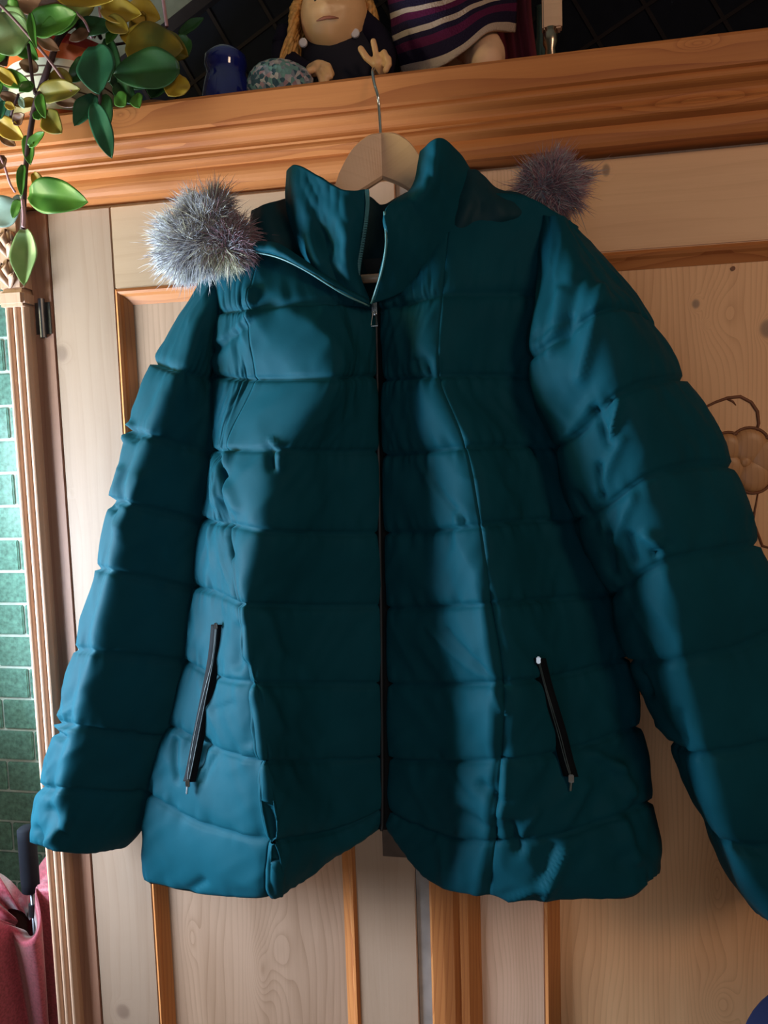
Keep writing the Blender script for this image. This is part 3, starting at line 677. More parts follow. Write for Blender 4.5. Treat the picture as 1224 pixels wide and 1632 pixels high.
# ------------------------------------------------------------------ hanger
hc = P(607, 250, -.10)
hang = thing('coat_hanger', 'pale wooden clothes hanger with a wire hook hung over the cornice', 'hanger', loc=hc)
def arm(top, bot, name):
    # board: rows of (px,py,Y) top edge / bottom edge; thickness .012
    T = cr(np.array([P(*p) for p in top]), np.linspace(0, len(top) - 1, 30)); B = cr(np.array([P(*p) for p in bot]), np.linspace(0, len(bot) - 1, 30))
    th = .011; g = []
    for a, b in zip(T, B):
        m = (a + b) / 2; g.append([a + (0, .001, -.0022), a + (0, .004, 0), a + (0, th - .003, 0), a + (0, th, -.003), b + (0, th, .003), b + (0, th - .003, 0), b + (0, .003, 0), b + (0, .0, .0025)])
    g = np.array(g); n = g.shape[1]
    me_v = g.reshape(-1, 3).tolist(); f = []
    for i in range(len(g) - 1):
        for j in range(n): k = (j + 1) % n; f.append((i * n + j, i * n + k, (i + 1) * n + k, (i + 1) * n + j))
    f.append(tuple(range(n))); f.append(tuple((len(g) - 1) * n + j for j in range(n))[::-1])
    me = bpy.data.meshes.new(name); me.from_pydata(me_v, [], f); me.update()
    bm = bmesh.new(); bm.from_mesh(me); bmesh.ops.recalc_face_normals(bm, faces=bm.faces); bm.to_mesh(me); bm.free()
    o = link(name, me, W_HANG); adopt(o, hang); return o
arm([(607, 209, -.098), (585, 214, -.106), (560, 236, -.115), (542, 268, -.122), (528, 300, -.128), (480, 370, -.128), (400, 432, -.120)],
    [(609, 283, -.098), (592, 294, -.106), (570, 308, -.115), (552, 322, -.122), (538, 335, -.128), (490, 400, -.128), (404, 450, -.120)], 'hanger_arm')
arm([(607, 209, -.098), (630, 210, -.106), (652, 224, -.115), (668, 246, -.122), (676, 262, -.126), (730, 330, -.126), (830, 350, -.110)],
    [(609, 283, -.098), (628, 290, -.106), (646, 299, -.115), (660, 310, -.122), (672, 325, -.126), (728, 370, -.126), (828, 372, -.110)], 'hanger_arm')
bm = bmesh.new(); tube(bm, [P(480, 452, -.118), P(700, 436, -.118)], .0052, 12); adopt(obj('trouser_bar', bm, W_HANG, smooth=True), hang)
bm = bmesh.new()
hk = np.array([P(607, 226, -.092), P(606, 200, -.090), P(604, 170, -.088), P(602, 152, -.090), P(597, 135, -.086), P(594, 118, -.076), P(594, 112, -.066)])
top = hk[-1]; hk = [list(p) for p in cr(hk, np.linspace(0, 6, 30))]
for a in np.linspace(.1, 1, 8): hk.append([top[0] + .004 * a, top[1] + .050 * a, ZT + .0035 + .006 * math.sin(math.pi * a) + max(0, (1 - a * 3)) * (top[2] - ZT)])
tube(bm, hk, .0019, 10); adopt(obj('hook', bm, METAL, smooth=True), hang)

# ------------------------------------------------------------------ things on top of the wardrobe
exec_top = True
def remeshed(name, caps, m, parent, vox=.0022, smooth=6):
    """one continuous figure grown from tapering limbs: (p, q, r0, r1)"""
    bm = bmesh.new()
    for p, q, r0, r1 in caps:
        p, q = Vector(p), Vector(q)
        for c_, r_ in ((p, r0), (q, r1)):
            s = bmesh.ops.create_icosphere(bm, subdivisions=2, radius=r_ * 1.0)
            bmesh.ops.translate(bm, verts=s['verts'], vec=c_)
        if (p - q).length > 1e-4: tube(bm, [p, q], [r0, r1], 14)
    o = obj(name, bm, m); adopt(o, parent)
    rm = o.modifiers.new('skin', 'REMESH'); rm.mode = 'VOXEL'; rm.voxel_size = vox; rm.use_smooth_shade = True
    sm = o.modifiers.new('smooth', 'SMOOTH'); sm.iterations = smooth; sm.factor = .6
    return o
SKIN = plain('doll_vinyl', (.86, .47, .22), .38, namp=.04)
SKIN2 = plain('doll_cloth_skin', (.80, .45, .27), .6, namp=.06)
NAVY = fabric('navy_cotton', (.012, .009, .020), .85, spec=.1)
DENIM = fabric('dark_slate_pinafore', (.024, .022, .032), .85, spec=.1)
LIP = plain('doll_lips', (.42, .13, .07), .5); EYEW = plain('eye_white', (.8, .8, .8), .2); EYEB = plain('eye_brown', (.06, .03, .02), .15)
YD = .06
doll = thing('doll', 'blonde vinyl doll in a dark pinafore with two white buttons, seated on the wardrobe', 'doll', loc=(P(520, 100, YD)[0], YD, ZT))
def D(x, y, Y=YD): return V(P(x, y, Y))
HR = .046; hc_ = D(520, 27, .000) + Vector((0, .0480, .0235))
def headmesh(name, c, r, m, parent):
    bm = bmesh.new(); bmesh.ops.create_uvsphere(bm, u_segments=48, v_segments=36, radius=1)
    for v in bm.verts:
        x, y, z = v.co
        wx = 1.0 - .10 * max(0, -z) ** 1.5; h = 1.12
        if z < -.2: y *= .96
        n = Vector((x * wx, y * .98, z * h))
        f = max(0, -y)
        n.y -= .16 * math.exp(-((x) ** 2 / .010 + (z + .18) ** 2 / .018)) * (f > 0)       # nose
        n.y -= .05 * math.exp(-((x) ** 2 / .05 + (z + .46) ** 2 / .006)) * (f > 0)        # lips
        n.y += .035 * math.exp(-((x) ** 2 / .03 + (z + .465) ** 2 / .0006)) * (f > 0)
        n.y -= .07 * math.exp(-((x) ** 2 / .04 + (z + .78) ** 2 / .03)) * (f > 0)         # chin
        for s in (-1, 1):
            n.y -= .04 * math.exp(-((x - s * .45) ** 2 / .06 + (z + .35) ** 2 / .06)) * (f > 0)
            n.y += .07 * math.exp(-((x - s * .36) ** 2 / .02 + (z - .08) ** 2 / .010)) * (f > 0)
        v.co = Vector(c) + n * r
    o = obj(name, bm, m, smooth=True); adopt(o, parent); return o
head = headmesh('head', hc_, HR, SKIN, doll)
for s in (-1, 1):
    bm = bmesh.new(); e = bmesh.ops.create_uvsphere(bm, u_segments=16, v_segments=12, radius=.0072); bmesh.ops.translate(bm, verts=bm.verts, vec=hc_ + Vector((s * .0145, -.0325, .004)))
    q = obj('eye', bm, EYEW, smooth=True); adopt(q, doll)
    bm = bmesh.new(); e = bmesh.ops.create_uvsphere(bm, u_segments=16, v_segments=12, radius=.0042); bmesh.ops.translate(bm, verts=bm.verts, vec=hc_ + Vector((s * .0145, -.0365, .004)))
    q2 = obj('iris', bm, EYEB, smooth=True); q2.parent = q
bm = bmesh.new(); tube(bm, [hc_ + Vector((x_, -.0450 + 16 * x_ * x_ , -.0228 - .03 * abs(x_))) for x_ in (-.015, -.009, -.004, 0, .004, .009, .015)], [.0006, .0016, .0022, .0019, .0022, .0016, .0006], 8)
adopt(obj('mouth', bm, LIP, smooth=True), doll)
# hair: many locks
HAIR = plain('blonde_hair', (.62, .30, .08), .55, nscale=200, namp=.3)
bm = bmesh.new()
for i in range(420):
    a = rng.uniform(math.pi * .03, math.pi * .97) if i % 3 else rng.uniform(math.pi * .9, math.pi * 1.04); z = rng.uniform(.1, 1.0)
    # angle measured so that the face (-y) is left open
    ang = a; x = math.cos(ang); y = math.sin(ang)
    if i % 3 == 0: x = -1; y = rng.uniform(-.35, .3)
    rr = math.sqrt(max(0, 1 - z * z)) if z < .95 else .2
    p0 = hc_ + Vector((x * HR * 1.02 * rr, y * HR * rr, HR * 1.15 * z)); L = rng.uniform(.07, .15) if x < 0 else rng.uniform(.05, .09)
    pts = [p0]; q = p0.copy()
    out = Vector((x, y, 0)) * HR * 1.08
    ps = [p0, hc_ + out + Vector((0, 0, HR * .3)), hc_ + out * 1.12 + Vector((0, 0, -HR * .5)), hc_ + out * (rng.uniform(1.1, 1.75) if x < 0 else 1.0) + Vector((rng.uniform(-.008, .004), rng.uniform(-.006, .006), -L))]
    ps = cr(np.array([list(v) for v in ps]), np.linspace(0, 3, 12)); ph = rng.uniform(0, 6)
    ps = [(p[0] + .004 * math.sin(k * 1.1 + ph), p[1] + .003 * math.cos(k * 1.1 + ph), p[2]) for k, p in enumerate(ps)]
    tube(bm, ps, [.0030] * 9 + [.0024, .0015, .0006], 6)
q = obj('hair', bm, HAIR, smooth=True); adopt(q, doll); tag(q, kind='stuff')
body_z = hc_.z - .055
caps = [(hc_ + Vector((0, .012, -.045)), hc_ + Vector((0, .015, -.07)), .018, .02)]
caps += [((hc_.x, .075, ZT + .085), (hc_.x, .08, ZT + .036), .034, .032)]
for s in (-1, 1): caps += [((hc_.x + s * .025, .07, ZT + .024), (hc_.x + s * .045, .18, ZT + .022), .022, .017)]
remeshed('body', caps, SKIN2, doll, .003)
# pinafore: tapering dress with bib
def loft(name, rings, m, parent, n=36, wav=0, smooth=True):
    """rings: (cx, cy, z, rx, ry)"""
    bm = bmesh.new(); rs = []
    for i, (cx, cy, z, rx, ry) in enumerate(rings):
        rs.append([bm.verts.new((cx + rx * (1 + wav * math.sin(k * .9 + i) * i / len(rings)) * math.cos(k * 2 * math.pi / n), cy + ry * math.sin(k * 2 * math.pi / n), z)) for k in range(n)])
    for a, b in zip(rs, rs[1:]):
        for k in range(n): bm.faces.new((a[k], a[(k + 1) % n], b[(k + 1) % n], b[k]))
    bm.faces.new(rs[0]); bm.faces.new(rs[-1]); bmesh.ops.recalc_face_normals(bm, faces=bm.faces)
    o = obj(name, bm, m, smooth=smooth); adopt(o, parent); return o
zt_ = D(520, 44, .03).z
dr = loft('pinafore', [(hc_.x, .072, zt_ + .002, .040, .030), (hc_.x + .001, .070, zt_ - .003, .054, .040), (hc_.x + .003, .070, zt_ - .03, .058, .045), (hc_.x + .006, .072, ZT + .035, .064, .055), (hc_.x + .006, .085, ZT + .012, .078, .065), (hc_.x + .006, .09, ZT + .001, .080, .07)], DENIM, doll, wav=.03)
for (x, y) in ((483, 68), (566, 53)):
    p = D(x, y, .030); bm = bmesh.new(); tube(bm, [p + Vector((0, .002, 0)), p + Vector((0, -.001, 0)), p + Vector((0, -.002, 0))], [.0058, .0058, .0045], 16)
    adopt(obj('button', bm, plain('pearl_button', (.75, .66, .66), .3)), doll)
def hand(name, wrist, palm, fingers, thumb, arm_pts, parent, r=.0042):
    caps = [(wrist, palm, .0085, .0095)]
    for f in fingers:
        for a, b in zip(f, f[1:]): caps.append((a, b, r, r * .92))
    for a, b in zip(thumb, thumb[1:]): caps.append((a, b, r * 1.08, r))
    for (a, b, ra, rb) in arm_pts: caps.append((a, b, ra, rb))
    return remeshed(name, caps, SKIN, parent, .0013, 3)
A = lambda x, y, Y: D(x, y, Y)
# her right hand rests on the ledge (left in the picture), fingers curled down
hand('hand', A(497, 112, .0), A(508, 108, -.008), [
    [A(512, 101, -.010), A(523, 105, -.014), A(529, 118, -.014)], [A(514, 106, -.014), A(524, 110, -.018), A(527, 122, -.018)],
    [A(512, 113, -.016), A(519, 121, -.02), A(520, 131, -.018)], [A(508, 116, -.014), A(512, 126, -.018), A(514, 138, -.016)]],
    [A(503, 106, -.008), A(497, 112, -.014), A(492, 113, -.016)], [], doll)
hand('hand', A(606, 112, .0), A(602, 100, -.008), [
    [A(600, 95, -.01), A(598, 80, -.012), A(595, 66, -.014)], [A(606, 90, -.01), A(612, 84, -.014), A(616, 92, -.018)],
    [A(610, 94, -.01), A(619, 94, -.016), A(620, 103, -.018)], [A(610, 100, -.01), A(618, 104, -.016), A(615, 112, -.018)]],
    [A(596, 102, -.01), A(584, 92, -.012), A(575, 78, -.014)], [], doll)
for pts in ([D(462, 55, .06), D(452, 90, .05), D(492, 118, .012)], [D(576, 40, .06), D(612, 75, .05), D(612, 116, .012)]):
    bm = bmesh.new(); w3 = cr(np.array([list(p) for p in pts]), np.linspace(0, 2, 12)); tube(bm, w3.tolist(), list(np.linspace(.020, .0125, 12)), 16)
    adopt(obj('sleeve', bm, NAVY, smooth=True), doll)

# second doll in a striped knitted dress
def striped():
    q = NT('striped_knit'); q.b.inputs['Roughness'].default_value = .9; q.b.inputs['Specular IOR Level'].default_value = .15
    uv = q.n('ShaderNodeAttribute', attribute_name='stripe').outputs['Fac']
    c = q.n('ShaderNodeValToRGB'); c.color_ramp.interpolation = 'CONSTANT'; q.set(c.inputs[0], uv); e = c.color_ramp.elements
    cream, nv, mg = (.46, .33, .26), (.014, .008, .026), (.085, .008, .040)
    st = [(0, nv), (.10, mg), (.20, cream), (.25, mg), (.35, nv), (.445, cream), (.505, mg), (.60, nv), (.70, cream), (.755, nv), (.80, mg), (.86, nv), (.945, cream)]
    while len(e) < len(st): e.new(.5)
    for k, (p, cc_) in zip(e, st): k.position = p; k.color = (*cc_, 1)
    tc = q.n('ShaderNodeTexCoord').outputs['Object']
    n = q.n('ShaderNodeTexVoronoi', {'Vector': tc, 'Scale': 420.0}).outputs['Distance']
    q.set(q.b.inputs['Base Color'], c.outputs[0]); q.bump(n, .7, .0012); return q.m
doll2 = thing('doll', 'doll in a purple and cream striped knitted dress, seated right of the blonde one', 'doll', loc=(P(720, 90, .08)[0], .08, ZT))
rows = [[(612, -70, .02), (640, -80, .06), (690, -85, .075), (740, -90, .05), (775, -90, .0)],
        [(616, -10, .03), (650, -15, .07), (700, -30, .08), (750, -50, .06), (795, -60, .0)],
        [(622, 30, .03), (655, 20, .075), (705, 5, .085), (760, -15, .06), (812, -30, .0)],
        [(626, 65, .03), (665, 52, .075), (720, 28, .085), (775, 5, .06), (824, -5, .0)],
        [(640, 118, .02), (690, 110, .07), (735, 85, .085), (780, 50, .07), (822, 52, .0)]]
Wd = np.array([[P(x, y, .07 - d) for (x, y, d) in r] for r in rows])
g = cr(Wd, np.linspace(0, 4, 61)); g = np.moveaxis(cr(np.moveaxis(g, 1, 0), np.linspace(0, 4, 65)), 1, 0).copy()
g[..., 1] += .002 * vnoise(g[..., 0] * 60, g[..., 2] * 40, 3)
me = gridmesh('striped_dress', g)
at = me.attributes.new('stripe', 'FLOAT', 'POINT'); vv = (np.linspace(0, 1, 61)[:, None] + .012 * np.sin(np.linspace(0, 9, 65))[None, :]).clip(0, 1); at.data.foreach_set('value', vv.astype(np.float32).ravel())
o = link('striped_dress', me, striped(), smooth=True); adopt(o, doll2); md = o.modifiers.new('t', 'SOLIDIFY'); md.thickness = .004
p0 = D(745, 20, .10)
remeshed('body', [((p0.x, .13, ZT + .16), (p0.x, .13, ZT + .05), .035, .045), (D(755, 60, .08), D(775, 92, .03), .030, .026), (D(775, 88, .03), D(776, 100, .0), .024, .020),
                  (D(690, 80, .09), D(672, 98, .035), .022, .016), ((p0.x, .13, ZT + .19), (p0.x, .13, ZT + .21), .018, .018)], SKIN2, doll2, .0028)
hp = Vector((p0.x, .12, ZT + .26)); headmesh('head', hp, .048, SKIN, doll2)
bm = bmesh.new()
for i in range(120):
    a = rng.uniform(0, math.pi); z = rng.uniform(.2, 1); rr = math.sqrt(1 - z * z); x, y = math.cos(a), math.sin(a)
    ps = cr(np.array([list(hp + Vector((x * .05 * rr, y * .05 * rr, .056 * z))), list(hp + Vector((x * .053, y * .053, .01))), list(hp + Vector((x * .055, y * .055, -.07)))]), np.linspace(0, 2, 8))
    tube(bm, ps.tolist(), [.0035] * 7 + [.001], 6)
q = obj('hair', bm, plain('brown_hair', (.12, .06, .03), .6), smooth=True); adopt(q, doll2); tag(q, kind='stuff')
o = loft('bootee', [(D(662, 118, .0).x, .0, ZT + .001, .024, .02), (D(662, 118, .0).x, .0, ZT + .008, .026, .022), (D(664, 112, .0).x, .004, ZT + .014, .022, .02), (D(666, 112, .0).x, .01, ZT + .019, .012, .012)], plain('cream_knit', (.42, .36, .32), .9, nscale=300, bump=.6), doll2)

# crocheted pouch
p = P(446, 124, -.012); hatH = float(P(446, 97, -.012)[2]) - ZT
def crochet():
    q = NT('crochet_yarn'); q.b.inputs['Roughness'].default_value = .9
    tc = q.n('ShaderNodeTexCoord').outputs['Object']
    v = q.n('ShaderNodeTexVoronoi', {'Vector': tc, 'Scale': 190.0}); n = q.n('ShaderNodeSeparateColor', {0: v.outputs['Color']}).outputs[0]
    c = q.n('ShaderNodeValToRGB'); c.color_ramp.interpolation = 'CONSTANT'; q.set(c.inputs[0], n); e = c.color_ramp.elements
    st = [(0, (.04, .09, .12)), (.22, (.16, .30, .28)), (.45, (.42, .36, .40)), (.62, (.22, .24, .28)), (.8, (.50, .46, .44)), (.93, (.40, .24, .26))]
    while len(e) < len(st): e.new(.5)
    for k, (a, b) in zip(e, st): k.position = a; k.color = (*b, 1)
    q.set(q.b.inputs['Base Color'], c.outputs[0]); q.bump(v.outputs['Distance'], .9, .002); return q.m
bm = bmesh.new(); bmesh.ops.create_uvsphere(bm, u_segments=48, v_segments=32, radius=1)
for v in bm.verts:
    x, y, z = v.co; s = 1.0 - .18 * x if z > 0 else 1.0
    v.co = Vector((x * .0445, y * .030, z * hatH * .52 * s)) * (1 + .02 * math.sin(14 * x) * math.sin(22 * z)); v.co.z = max(v.co.z, -hatH * .48)
o = obj('crochet_hat', bm, crochet(), smooth=True); o.location = (p[0], -.012, ZT + hatH * .48); tag(o, 'small crocheted hat in mottled teal, white and grey yarn beside the blonde doll', 'hat')
# blue jar
p = P(362, 150, .10)
bm = bmesh.new()
lathe(bm, [(.030, 0), (.036, .003), (.0375, .02), (.036, .045), (.031, .062), (.0275, .067), (.028, .072), (.030, .076), (.029, .084), (.020, .090), (.006, .093), (.001, .0935)], (0, 0, 0), 56)
o = obj('blue_jar', bm, plain('cobalt_glaze', (.012, .018, .16), .08, Coat_Weight=.8), smooth=True); o.location = (p[0], .10, ZT); tag(o, 'glossy cobalt blue lidded jar on the wardrobe, left of the crocheted hat', 'jar')
o.scale = (1.05, 1.05, (float(P(362, 76, .10)[2]) - ZT) / .0935)
# red cloth
a = P(800, 40, .11); b_ = P(852, 40, .11)
x0, x1 = float(a[0]), float(b_[0]); bm = bmesh.new(); n = 40
prev = None
for side in (0, 1):
    pass
g = np.array([[(x0 + (x1 - x0) * u + .004 * math.sin(z * 30), .105 + .007 * math.sin(u * 13 + z * 5), ZT + .001 + z) for u in np.linspace(0, 1, 30)] for z in np.linspace(.26, 0, 24)])
o = link('red_cloth', gridmesh('red_cloth', g), fabric('dark_red_cloth', (.13, .008, .018), .9), smooth=True); md = o.modifiers.new('t', 'SOLIDIFY'); md.thickness = .012
tag(o, 'dark red folded cloth standing between the striped doll and the wooden handled tool', 'cloth')
# wooden-handled brush standing on its ferrule
t0 = P(878, -60, .04); t1 = P(877, 92, .04)
br = thing('paintbrush', 'wooden handled tool with a metal tip leaning right of the striped doll', 'tool', loc=(t1[0], .04, ZT))
bm = bmesh.new(); a = V(P(878, -120, .04)); b = V(P(877, 50, .04))
box(bm, a.x - .0125, a.x + .0125, .032, .048, b.z, a.z, bev=.002); adopt(obj('wooden_handle', bm, W_HANG), br)
e = V(P(877, 52, .04)); z0 = ZT + .0005; H = e.z + .004 - z0
bm = bmesh.new(); lathe(bm, [(.003, 0), (.0055, H * .2), (.004, H * .45), (.0075, H * .6), (.0065, H * .68), (.0095, H * .78), (.0095, H)], (e.x, .04, z0), 20)
adopt(obj('metal_tip', bm, plain('brass_tip', (.42, .33, .26), .25, 1), smooth=True), br)
# green glass bottle sliver beside it
p = P(862, 60, .16); bm = bmesh.new(); lathe(bm, [(.016, 0), (.018, .003), (.018, .10), (.008, .13), (.007, .17), (.008, .172)], (0, 0, 0), 32)
o = obj('bottle', bm, plain('grey_green_glass', (.05, .08, .07), .1, Transmission_Weight=.4), smooth=True); o.location = (p[0], .16, ZT); tag(o, 'slim grey-green bottle standing behind the wooden tool', 'bottle')
# dark lattice panel leaning behind everything
DARK = plain('blue_black_panel', (.0045, .0048, .008), .9, Specular_IOR_Level=.1); DFR = plain('brown_black_frame', (.014, .010, .010), .9, Specular_IOR_Level=.1)
YB = .30
p1 = P(300, 22, YB); p2 = P(412, -66, YB)
dirx = np.array([p2[0] - p1[0], p2[2] - p1[2]]); dirx /= np.linalg.norm(dirx); nrm = np.array([dirx[1], -dirx[0]])   # nrm points down-right
org = np.array([p1[0], p1[2]])
def quadbox(bm, s0, s1, t0_, t1_, y0, y1, clipz=ZT + .001):
    pts = [org + dirx * s + nrm * t for s, t in ((s0, t0_), (s1, t0_), (s1, t1_), (s0, t1_))]
    return pts
def clip_poly(pts, z):
    out = []
    for i in range(len(pts)):
        a, b = pts[i], pts[(i + 1) % len(pts)]
        if a[1] >= z: out.append(a)
        if (a[1] - z) * (b[1] - z) < 0: t = (z - a[1]) / (b[1] - a[1]); out.append(a + (b - a) * t)
    return out
def slab(name, q, y0, y1, m, parent):
    q = clip_poly(q, ZT + .001)
    if len(q) < 3: return
    bm = bmesh.new(); f = [bm.verts.new((a[0], y0, a[1])) for a in q]; b = [bm.verts.new((a[0], y1, a[1])) for a in q]; n = len(q)
    bm.faces.new(f); bm.faces.new(b[::-1])
    for k in range(n): bm.faces.new((f[k], b[k], b[(k + 1) % n], f[(k + 1) % n]))
    bmesh.ops.recalc_face_normals(bm, faces=bm.faces); o = obj(name, bm, m); adopt(o, parent)
lat = thing('lattice_panel', 'large blue-black board with a thin diagonal lattice leaning behind the dolls', 'board', loc=(-.2, YB, ZT))
slab('backing', quadbox(None, -.8, 1.1, 0, 1.15, 0, 0), YB, YB + .012, DARK, lat)
slab('frame', quadbox(None, -.8, 1.1, -.006, .016, 0, 0), YB - .012, YB + .012, DFR, lat)
for k in range(1, 8):
    t = .016 + k * .085; slab('lattice_strip', quadbox(None, -.8, 1.1, t, t + .006, 0, 0), YB - .003, YB - .0002, DFR, lat)
for k in range(-3, 10):
    s = .030 + k * .085; slab('lattice_strip', quadbox(None, s, s + .006, .016, 1.1, 0, 0), YB - .0024, YB - .0002, DFR, lat)

# ------------------------------------------------------------------ potted trailing plant
plant = thing('potted_plant', 'trailing green and yellow plant in a striped pot on the wardrobe corner', 'plant', loc=(P(115, 150, .03)[0], .03, ZT))
pc = P(113, 150, .03); zb = ZT; pr = .076
def potmat():
    q = NT('striped_pot'); q.b.inputs['Roughness'].default_value = .35
    z = q.n('ShaderNodeSeparateXYZ', {0: q.n('ShaderNodeNewGeometry').outputs['Position']}).outputs[2]
    f = q.math('DIVIDE', q.math('SUBTRACT', z, zb), .107)
    c = q.n('ShaderNodeValToRGB'); c.color_ramp.interpolation = 'CONSTANT'; q.set(c.inputs[0], f); e = c.color_ramp.elements
    o_, cr_, bn, rd = (.80, .14, .03), (.72, .66, .50), (.12, .07, .05), (.55, .03, .02)
    st = [(0, (.35, .12, .05)), (.04, o_), (.13, cr_), (.24, bn), (.26, cr_), (.34, bn), (.36, cr_), (.50, bn), (.52, cr_), (.60, bn), (.62, cr_), (.70, o_), (.88, rd)]
    while len(e) < len(st): e.new(.5)
    for k, (a, b) in zip(e, st): k.position = a; k.color = (*b, 1)
    q.set(q.b.inputs['Base Color'], c.outputs[0]); return q.m
bm = bmesh.new(); lathe(bm, [(.058, 0.0), (.063, .003), (.070, .03), (.075, .07), (.078, .102), (.079, .107), (.075, .107), (.073, .098), (.070, .094), (.002, .093)], (pc[0], .016, zb), 56)
adopt(obj('pot', bm, potmat(), smooth=True), plant)
bm = bmesh.new(); lathe(bm, [(.001, .096), (.068, .0965), (.071, .095)], (pc[0], .016, zb), 24); adopt(obj('soil', bm, plain('dark_soil', (.04, .02, .015), .95, bump=.5)), plant)
bm = bmesh.new(); ts = P(252, 150, .05); lathe(bm, [(.024, 0), (.026, .002), (.034, .030), (.037, .031), (.037, .040), (.034, .040), (.031, .03), (.001, .029)], (ts[0], .05, ZT), 36)
o = obj('small_pot', bm, plain('terracotta', (.50, .22, .12), .8, bump=.2), smooth=True); tag(o, 'small plain terracotta pot tucked right of the striped plant pot', 'pot')
def leafmat(name, c1, c2, rough=.42):
    q = NT(name); q.b.inputs['Roughness'].default_value = rough; q.b.inputs['Coat Weight'].default_value = .25; q.b.inputs['Subsurface Weight'].default_value = 0
    q.b.inputs['Specular IOR Level'].default_value = .5
    tc = q.n('ShaderNodeTexCoord').outputs['Object']
    n = q.n('ShaderNodeTexNoise', {'Vector': tc, 'Scale': 22.0, 'Detail': 3.0}).outputs['Fac']
    q.set(q.b.inputs['Base Color'], q.ramp(n, [(.35, c1), (.65, c2)]))
    q.bump(n, .1, .001)
    tr = q.n('ShaderNodeBsdfTranslucent', {'Color': (*c2, 1)}); mx = q.n('ShaderNodeMixShader', {0: .28})
    out = q.t.nodes['Material Output']; q.t.links.new(q.b.outputs[0], mx.inputs[1]); q.t.links.new(tr.outputs[0], mx.inputs[2]); q.t.links.new(mx.outputs[0], out.inputs[0])
    return q.m
LM = {'d': leafmat('leaf_dark', (.020, .075, .022), (.04, .13, .03)), 'g': leafmat('leaf_green', (.05, .17, .02), (.11, .27, .03)), 'b': leafmat('leaf_bluegreen', (.015, .085, .04), (.03, .14, .06)),
      'y': leafmat('leaf_yellow', (.42, .27, .02), (.60, .38, .04)), 'o': leafmat('leaf_olive', (.11, .12, .02), (.35, .22, .02)), 'p': leafmat('leaf_pale', (.18, .32, .10), (.40, .50, .22)),
      'm': leafmat('leaf_mint', (.35, .50, .42), (.50, .62, .52), .25), 'w': leafmat('leaf_brown', (.14, .06, .03), (.22, .10, .05))}
def leaf(bpx, tpx, width, kind, Y, curl=.15, fold=.25, tipY=0.0, label=None):
    """leaf from base px to tip px, width in px"""
    b = P(bpx[0], bpx[1], Y); t = P(tpx[0], tpx[1], Y - tipY); ax = t - b; L = np.linalg.norm(ax); ax /= L
    sc = (Y + 1) / F; w2 = width * 1.22 * sc / 2; sd = np.cross(ax, np.array([0, 1., 0])); sd /= np.linalg.norm(sd); nn = np.cross(sd, ax)
    if nn[1] > 0: nn = -nn
    nl, nw = 14, 12; G_ = []; ph = rng.uniform(0, 6)
    for i in range(nl + 1):
        s = i / nl; wp = w2 * (math.sin(math.pi * min(1, s * .97 + .03) ** .80) ** .75) * (1 if s < .98 else .3); r_ = []
        for j in range(nw + 1):
            u = j / nw * 2 - 1
            h = curl * L * math.sin(math.pi * s) * .6 - fold * wp * (1 - abs(u)) + .10 * wp * abs(u) * math.sin(9 * s + ph + 2 * u)
            r_.append(b + ax * L * s + sd * wp * u * (1 - .15 * fold) + nn * h)
        G_.append(r_)
    o = link('leaf', gridmesh('leaf', np.array(G_)), LM[kind], smooth=True); adopt(o, plant)
    md = o.modifiers.new('t', 'SOLIDIFY'); md.thickness = .0009
    return o
YL = -.10
